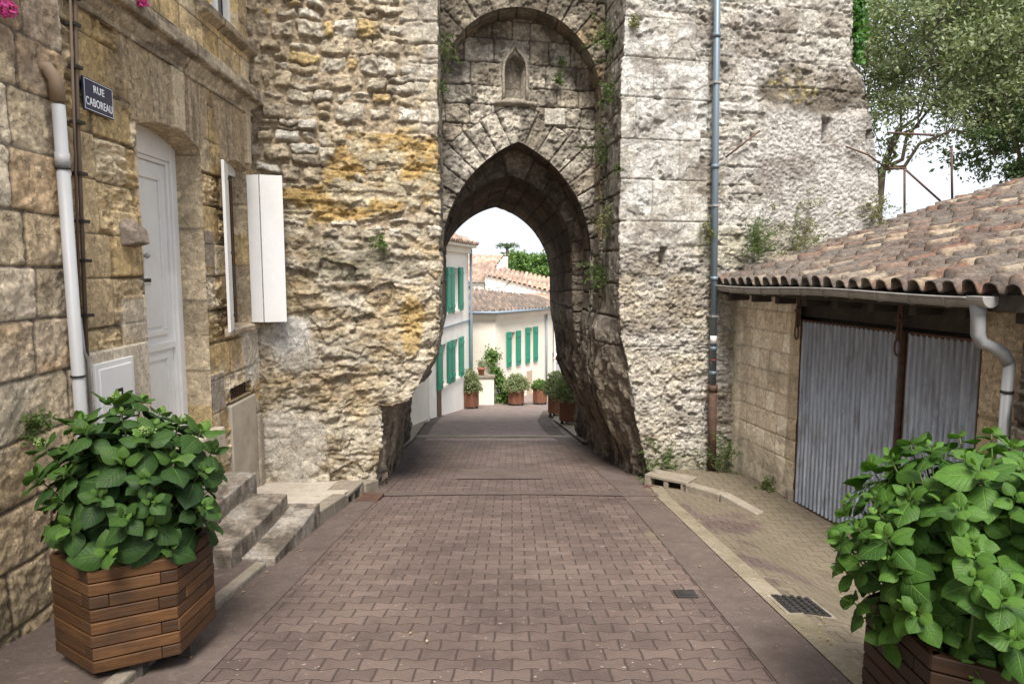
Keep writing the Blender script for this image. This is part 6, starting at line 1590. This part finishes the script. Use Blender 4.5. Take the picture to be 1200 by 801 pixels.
mb = MB(); fbox(mb, FB0, .72, .92, -1.98, -.18, .02, .07); mb.build('shutter', M['green'], B)
# E: next house along the square
E_ = thing('house', 'pale house with closed white shutters, right end of the square beyond the arch', 'house', (3.2, 29, -3.2))
FE = frame(tuple(FB(4.25, 0, .06)[:2]), (.7, 1.))
we = [(.12, .55, -1.75, -.55), (.15, .58, -3.25, -2.15), (1.6, 2.0, -1.75, -.55), (1.6, 2.0, -3.2, -2.2)]
facade(FE, 0., 7., -3.5, -.02, we, E_)
for w_ in we:
    mb = MB(); fbox(mb, FE, *w_, -.10, -.04); fbox(mb, FE, w_[0]+.03, (w_[0]+w_[1])/2-.01, w_[2]+.05, w_[3]-.05, -.04, -.025); fbox(mb, FE, (w_[0]+w_[1])/2+.01, w_[1]-.03, w_[2]+.05, w_[3]-.05, -.04, -.025); mb.build('closed_shutter', M['pvc'], E_)
mb = MB(); fbox(mb, FE, .0, 7, -3.5, -.05, -.19, -5); mb.build('body', M['plaster'], E_)
mb = MB(); fbox(mb, FE, -.02, 7, -.02, .06, -.2, .12); fbox(mb, FE, -.02, 7, -1.98, -1.93, -.01, .03); mb.build('cornice', M['cream'], E_)
far_roof('roof', v3(FE(-.05, .08, .2)), v3(FE(7, .08, .2)), v3(FE(-.05, .5, -3)), v3(FE(7, .5, -3)), E_, 57)
# C: white wall house behind
C_ = thing('house', 'long white house wall with sloping tiled edge behind the low cream house', 'house', (0, 33, -3))
mb = MB(); mb.prism([(-1.25, 32, -3.3), (2.6, 32, -3.3), (2.6, 32, .42), (-1.25, 32, 1.34)], (0, 5, 0)); mb.build('wall', M['plaster'], C_)
far_roof('roof', (-1.4, 31.85, 1.40), (2.7, 31.85, .42), (-1.2, 37, 1.86), (2.9, 37, .98), C_, 59)
mb = MB(); mb.tube([atp(568, 331, 31.9), atp(572, 338, 31.9), atp(590, 336, 31.9), atp(600, 328, 31.9)], .02, 5); mb.build('cable', M['iron'], C_)
# D: gabled roof
D_ = thing('house', 'house with high pinkish tile roof and white gable behind the others', 'house', (-1.5, 36, -3))
far_roof('roof', (-3.4, 33.8, .98), (-1.36, 33.8, 1.02), (-3.4, 38, 2.42), (-.45, 38, 2.42), D_, 61)
mb = MB(); mb.prism([(-3.4, 34, -3.3), (-1.38, 34, -3.3), (-1.38, 34, .95), (-3.4, 34, .95)], (0, 3.8, 0)); mb.prism([(-1.37, 34.2, -3), (-.47, 38, -3), (-.47, 38, 2.33), (-1.37, 34.2, .98)], (.25, .0, 0)); mb.build('wall', M['plaster'], D_)
mb = MB(); mb.abox(-2.28, -1.98, 33.96, 33.99, .42, .82); mb.build('window', M['glass'], D_)
# F: wall of a building on the left just beyond the tower
F_ = thing('house', 'plain beige rendered house side just behind the tower on the left', 'house', (-3, 15, -2))
FF = frame((-2.52, 12.6), (.09, 1.)); mb = MB(); fbox(mb, FF, .1, 4.6, -3., 1.2, -4, 0); mb.build('wall', M['cream'], F_)
far_roof('roof', v3(FF(0, 1.2, .2)), v3(FF(4.7, 1.2, .2)), v3(FF(0, 2, -3)), v3(FF(4.7, 2, -3)), F_, 63)
# low garden wall, pot, vine
gw = thing('garden_wall', 'low cream garden wall between the two houses beyond the arch', 'wall', (-1, 23.4, -3.1))
mb = MB(); mb.abox(-1.50, -.62, 23.2, 23.5, -3.4, -2.08); mb.build('wall', M['cream'], gw, .02); mb = MB(); mb.abox(-1.54, -.58, 23.15, 23.55, -2.08, -2.0); mb.build('coping', M['gutterstone'], gw, .01)
pt = thing('flower_pot', 'small terracotta pot with a seedling on the garden wall', 'flower pot', (-1.06, 23.35, -2.0))
mb = MB(); mb.tube([(-1.06, 23.35, -2.0), (-1.06, 23.35, -1.80), (-1.06, 23.35, -1.79), (-1.06, 23.35, -1.74)], [.09, .13, .15, .15], 14); mb.build('pot', mat_plain('terracotta pot', (.40, .16, .09), .7), pt)
r = np.random.RandomState(8); leaf_cloud('leaves', np.array([-1.06, 23.35, -1.62])+r.normal(0, .07, (250, 3)), .06, M['bush_far'], pt, 9, .6)
vn_ = thing('climbing_vine', 'leafy climbing vine trained up the cream house front', 'vine', (-.5, 23.7, -3.1))
pts = []
for k in range(2600):
    h_ = r.rand(); w_ = .14+.30*(1-h_)*(.6+.4*math.sin(h_*9)); pts.append((-.50+.10*math.sin(h_*5)+r.normal(0, w_*.5)+.25*(1-h_), 23.75+r.normal(0, .08), -3.15+1.35*h_))
pts += [(-.68+r.normal(0, .13), 23.8+r.normal(0, .05), -1.42+r.normal(0, .12)) for k in range(350)]
leaf_cloud('foliage', np.array(pts), .10, M['tree_far'], vn_, 12, .7)
mb = MB(); mb.tube([(-.4, 23.85, -3.2), (-.52, 23.85, -2.4), (-.6, 23.9, -1.9), (-.68, 23.9, -1.4)], .02, 6); mb.build('stem', M['bark'], vn_)
rk = None
for i, (x, y, s, lab) in enumerate(((-2.28, 19.4, .22, 'pale boulder edging the left pavement, nearest the arch'), (-2.05, 20.2, .16, 'smallest pale boulder in the middle of the pavement edging'), (-1.85, 21.1, .19, 'pale boulder edging the pavement beside the first rust planter'))):
    bm = bmesh.new(); bmesh.ops.create_icosphere(bm, subdivisions=3, radius=s)
    for v in bm.verts:
        k = 1+.5*(float(fbm(np.array(v.co.x*4+i*5), np.array(v.co.y*4+v.co.z*3), 3, 5))-.5); v.co = v.co*k; v.co.z *= .8
    me = bpy.data.meshes.new('boulder'); bm.to_mesh(me); bm.free()
    o = paint(mesh_obj('boulder', me, M['smooth']), (.55, .52, .46)); o.location = (x, y, gz(x, y)+s*.5); tag(o, lab, 'rock', 'boulders along the left pavement')
# rust coloured planters beyond the arch
def far_planter(x, y, w, h_, br, bh, lab, lab2, seed, mat='bush_far', rnd=True, cat='planter'):
    z0 = gz(x, y)+.04+(.06 if abs(x) > 1.15 and y < 20.5 else 0)
    t = thing('rust_planter', lab, cat, (x, y, z0), 'rust brown planters beyond the arch')
    n = 8; cor = [(x+w/2*math.cos(math.pi/n+i*2*math.pi/n)*1.05, y+w/2*math.sin(math.pi/n+i*2*math.pi/n)*1.05) for i in range(n)]
    mb = MB(); mb.prism([(a, b, z0+.05) for a, b in cor], (0, 0, h_-.05))
    body = mb.build('box', M['corten'], t, .008)
    mb = MB()
    for (a, b), (c, d) in zip(cor, cor[1:]+cor[:1]):
        A_ = Vector((a, b, z0+h_-.03)); B_ = Vector((c, d, z0+h_-.03)); mb.box(A_, B_-A_, (Vector((x, y, 0))-Vector(((a+c)/2, (b+d)/2, 0))).normalized()*-.02, (0, 0, .035))
    mb.build('rim', M['rust'], t)
    mb = MB()
    for i in range(0, n, 2): a, b = cor[i]; mb.abox(x+(a-x)*.8-.03, x+(a-x)*.8+.03, y+(b-y)*.8-.03, y+(b-y)*.8+.03, z0-.12, z0+.052)
    mb.build('foot', M['iron'], t)
    b = thing('planter_shrub', lab2, 'shrub', (x, y, z0+h_), 'shrubs in the rust brown planters')
    r = np.random.RandomState(seed); N = int(3800*br*2.2)
    o = norm(r.normal(0, 1, (N, 3))); o[:, 2] = np.abs(o[:, 2])*1.1-.12
    p = np.array([x, y, z0+h_-.02])+o*np.array([br, br, bh])*(r.rand(N, 1)**.4)*(1+.35*(fbm(o[:, 0]*3+seed, o[:, 1]*3+o[:, 2]*2, 3, seed)-.5))[:, None]
    leaf_cloud('foliage', p, .075, M[mat], b, seed+1, .45, -.5)
    mb = MB()
    for i in range(14):
        q = norm(r.normal(0, 1, 3)); q[2] = abs(q[2])+.3; mb.tube([(x, y, z0+h_-.08), v3(np.array([x, y, z0+h_])+q*np.array([br, br, bh])*.7)], [.012, .004], 5)
    mb.build('stems', M['bark'], b)
far_planter(-1.38, 21.6, .64, .60, .42, .62, 'rust brown planter in front of the downpipe of the two storey house', 'pale rounded shrub in the leftmost planter beyond the arch', 71)
far_planter(.14, 23.0, .56, .56, .45, .52, 'rust brown planter below the first window of the cream house', 'loose pale shrub in the planter beside the climbing vine', 73)
far_planter(.97, 23.4, .50, .56, .30, .26, 'rust brown planter standing by the cream house door', 'low clipped green shrub in the planter by the door', 75, 'tree_far')
far_planter(1.42, 15.9, .62, .62, .50, .62, 'nearest rust brown planter on the right pavement beyond the arch', 'grey green shrub in the nearest planter by the passage wall', 77)
far_planter(1.25, 18.2, .56, .60, .42, .60, 'rust brown planter half hidden behind the nearest one on the right', 'shrub in the half hidden second planter on the right', 79)
# trees far behind the roofs
tree('bright green treetop behind the roofs seen through the arch', 'tree', (1.2, 52, -3), (1.2, 52, 0), (1.4, 52, 1.5), (2.3, 2, 1.9), 12000, .24, 'tree_far', 91, .2, 10, 12, .6)
tree('fresh green tree farther left behind the pinkish roof seen through the arch', 'tree', (-.2, 55, -3), (-.2, 55, 0.5), (0.1, 55, 1.9), (1.5, 2, 1.9), 7000, .24, 'tree_far', 93, .2, 8, 12, .55)
pm = thing('palm_tree', 'spindly palm top standing above the tile roofs', 'tree', (-.35, 50, -3))
mb = MB(); mb.tube([(-.35, 50, -3), (-.38, 50, 0), (-.35, 50, 3.15)], [.16, .12, .09], 8); mb.build('trunk', M['bark'], pm)
pts = []
for k in range(16):
    a = k*2.4; 
    for j in range(40): q = j/40*.9; pts.append((-.35+math.cos(a)*q, 50+math.sin(a)*q, 3.2+.35*math.sin(q*2.4)-.3*q*q+r.normal(0, .03)))
leaf_cloud('crown', np.array(pts), .16, M['tree_dark'], pm, 95, .3)
tree('small leafy branch top rising behind the two storey house roof', 'tree', (-3.4, 34, -3), (-3.2, 34, 1.5), (-2.95, 34, 2.55), (.55, .5, .5), 1500, .13, 'tree_far', 97, .05, 5, 6, .5)

# ================================================================== LIGHT, SKY, CAMERA
w = bpy.data.worlds.new('World'); scene.world = w; w.use_nodes = True; nt = w.node_tree; bg = nt.nodes['Background']
sky = nd(nt, 'ShaderNodeTexSky'); sky.sky_type = 'NISHITA'; sky.sun_disc = False
SUN_EL, SUN_AZ = 56, 176      # azimuth from +Y clockwise: behind the camera, to the right
sky.sun_elevation = R(SUN_EL); sky.sun_rotation = R(SUN_AZ); sky.dust_density = 4; sky.air_density = 1.0; sky.ozone_density = 1.
tc = nd(nt, 'ShaderNodeTexCoord')
cl = ramp(nt, noise(nt, 2.2, 6, tc.outputs['Generated'], .6), [(.3, (7.4, 7.9, 8.8)), (.7, (9.2, 9.5, 9.9))])
mx = mixc(nt, .86, sky.outputs[0], cl); L(nt, mx, bg.inputs[0]); bg.inputs[1].default_value = .074
sd = bpy.data.lights.new('sun', 'SUN'); sd.energy = 4.0; sd.angle = R(24); sd.color = (1, .945, .875)
so = bpy.data.objects.new('sun', sd); COL.objects.link(so)
v = Vector((math.sin(R(SUN_AZ))*math.cos(R(SUN_EL)), math.cos(R(SUN_AZ))*math.cos(R(SUN_EL)), math.sin(R(SUN_EL))))
so.rotation_euler = v.to_track_quat('Z', 'Y').to_euler()
cam = bpy.data.cameras.new('camera'); cam.lens = 24; cam.sensor_width = 36; cam.clip_end = 2000; cam.clip_start = .05
co = bpy.data.objects.new('camera', cam); COL.objects.link(co); co.location = (0, 0, 1.6); co.rotation_euler = (R(90)-math.atan(.105), 0, 0)
scene.camera = co
scene.view_settings.view_transform = 'Standard'; scene.view_settings.look = 'None'; scene.view_settings.exposure = 0.97; scene.view_settings.gamma = 1
scene.cycles.max_bounces = 6; scene.cycles.diffuse_bounces = 4
try: scene.cycles.use_denoising = True
except Exception: pass
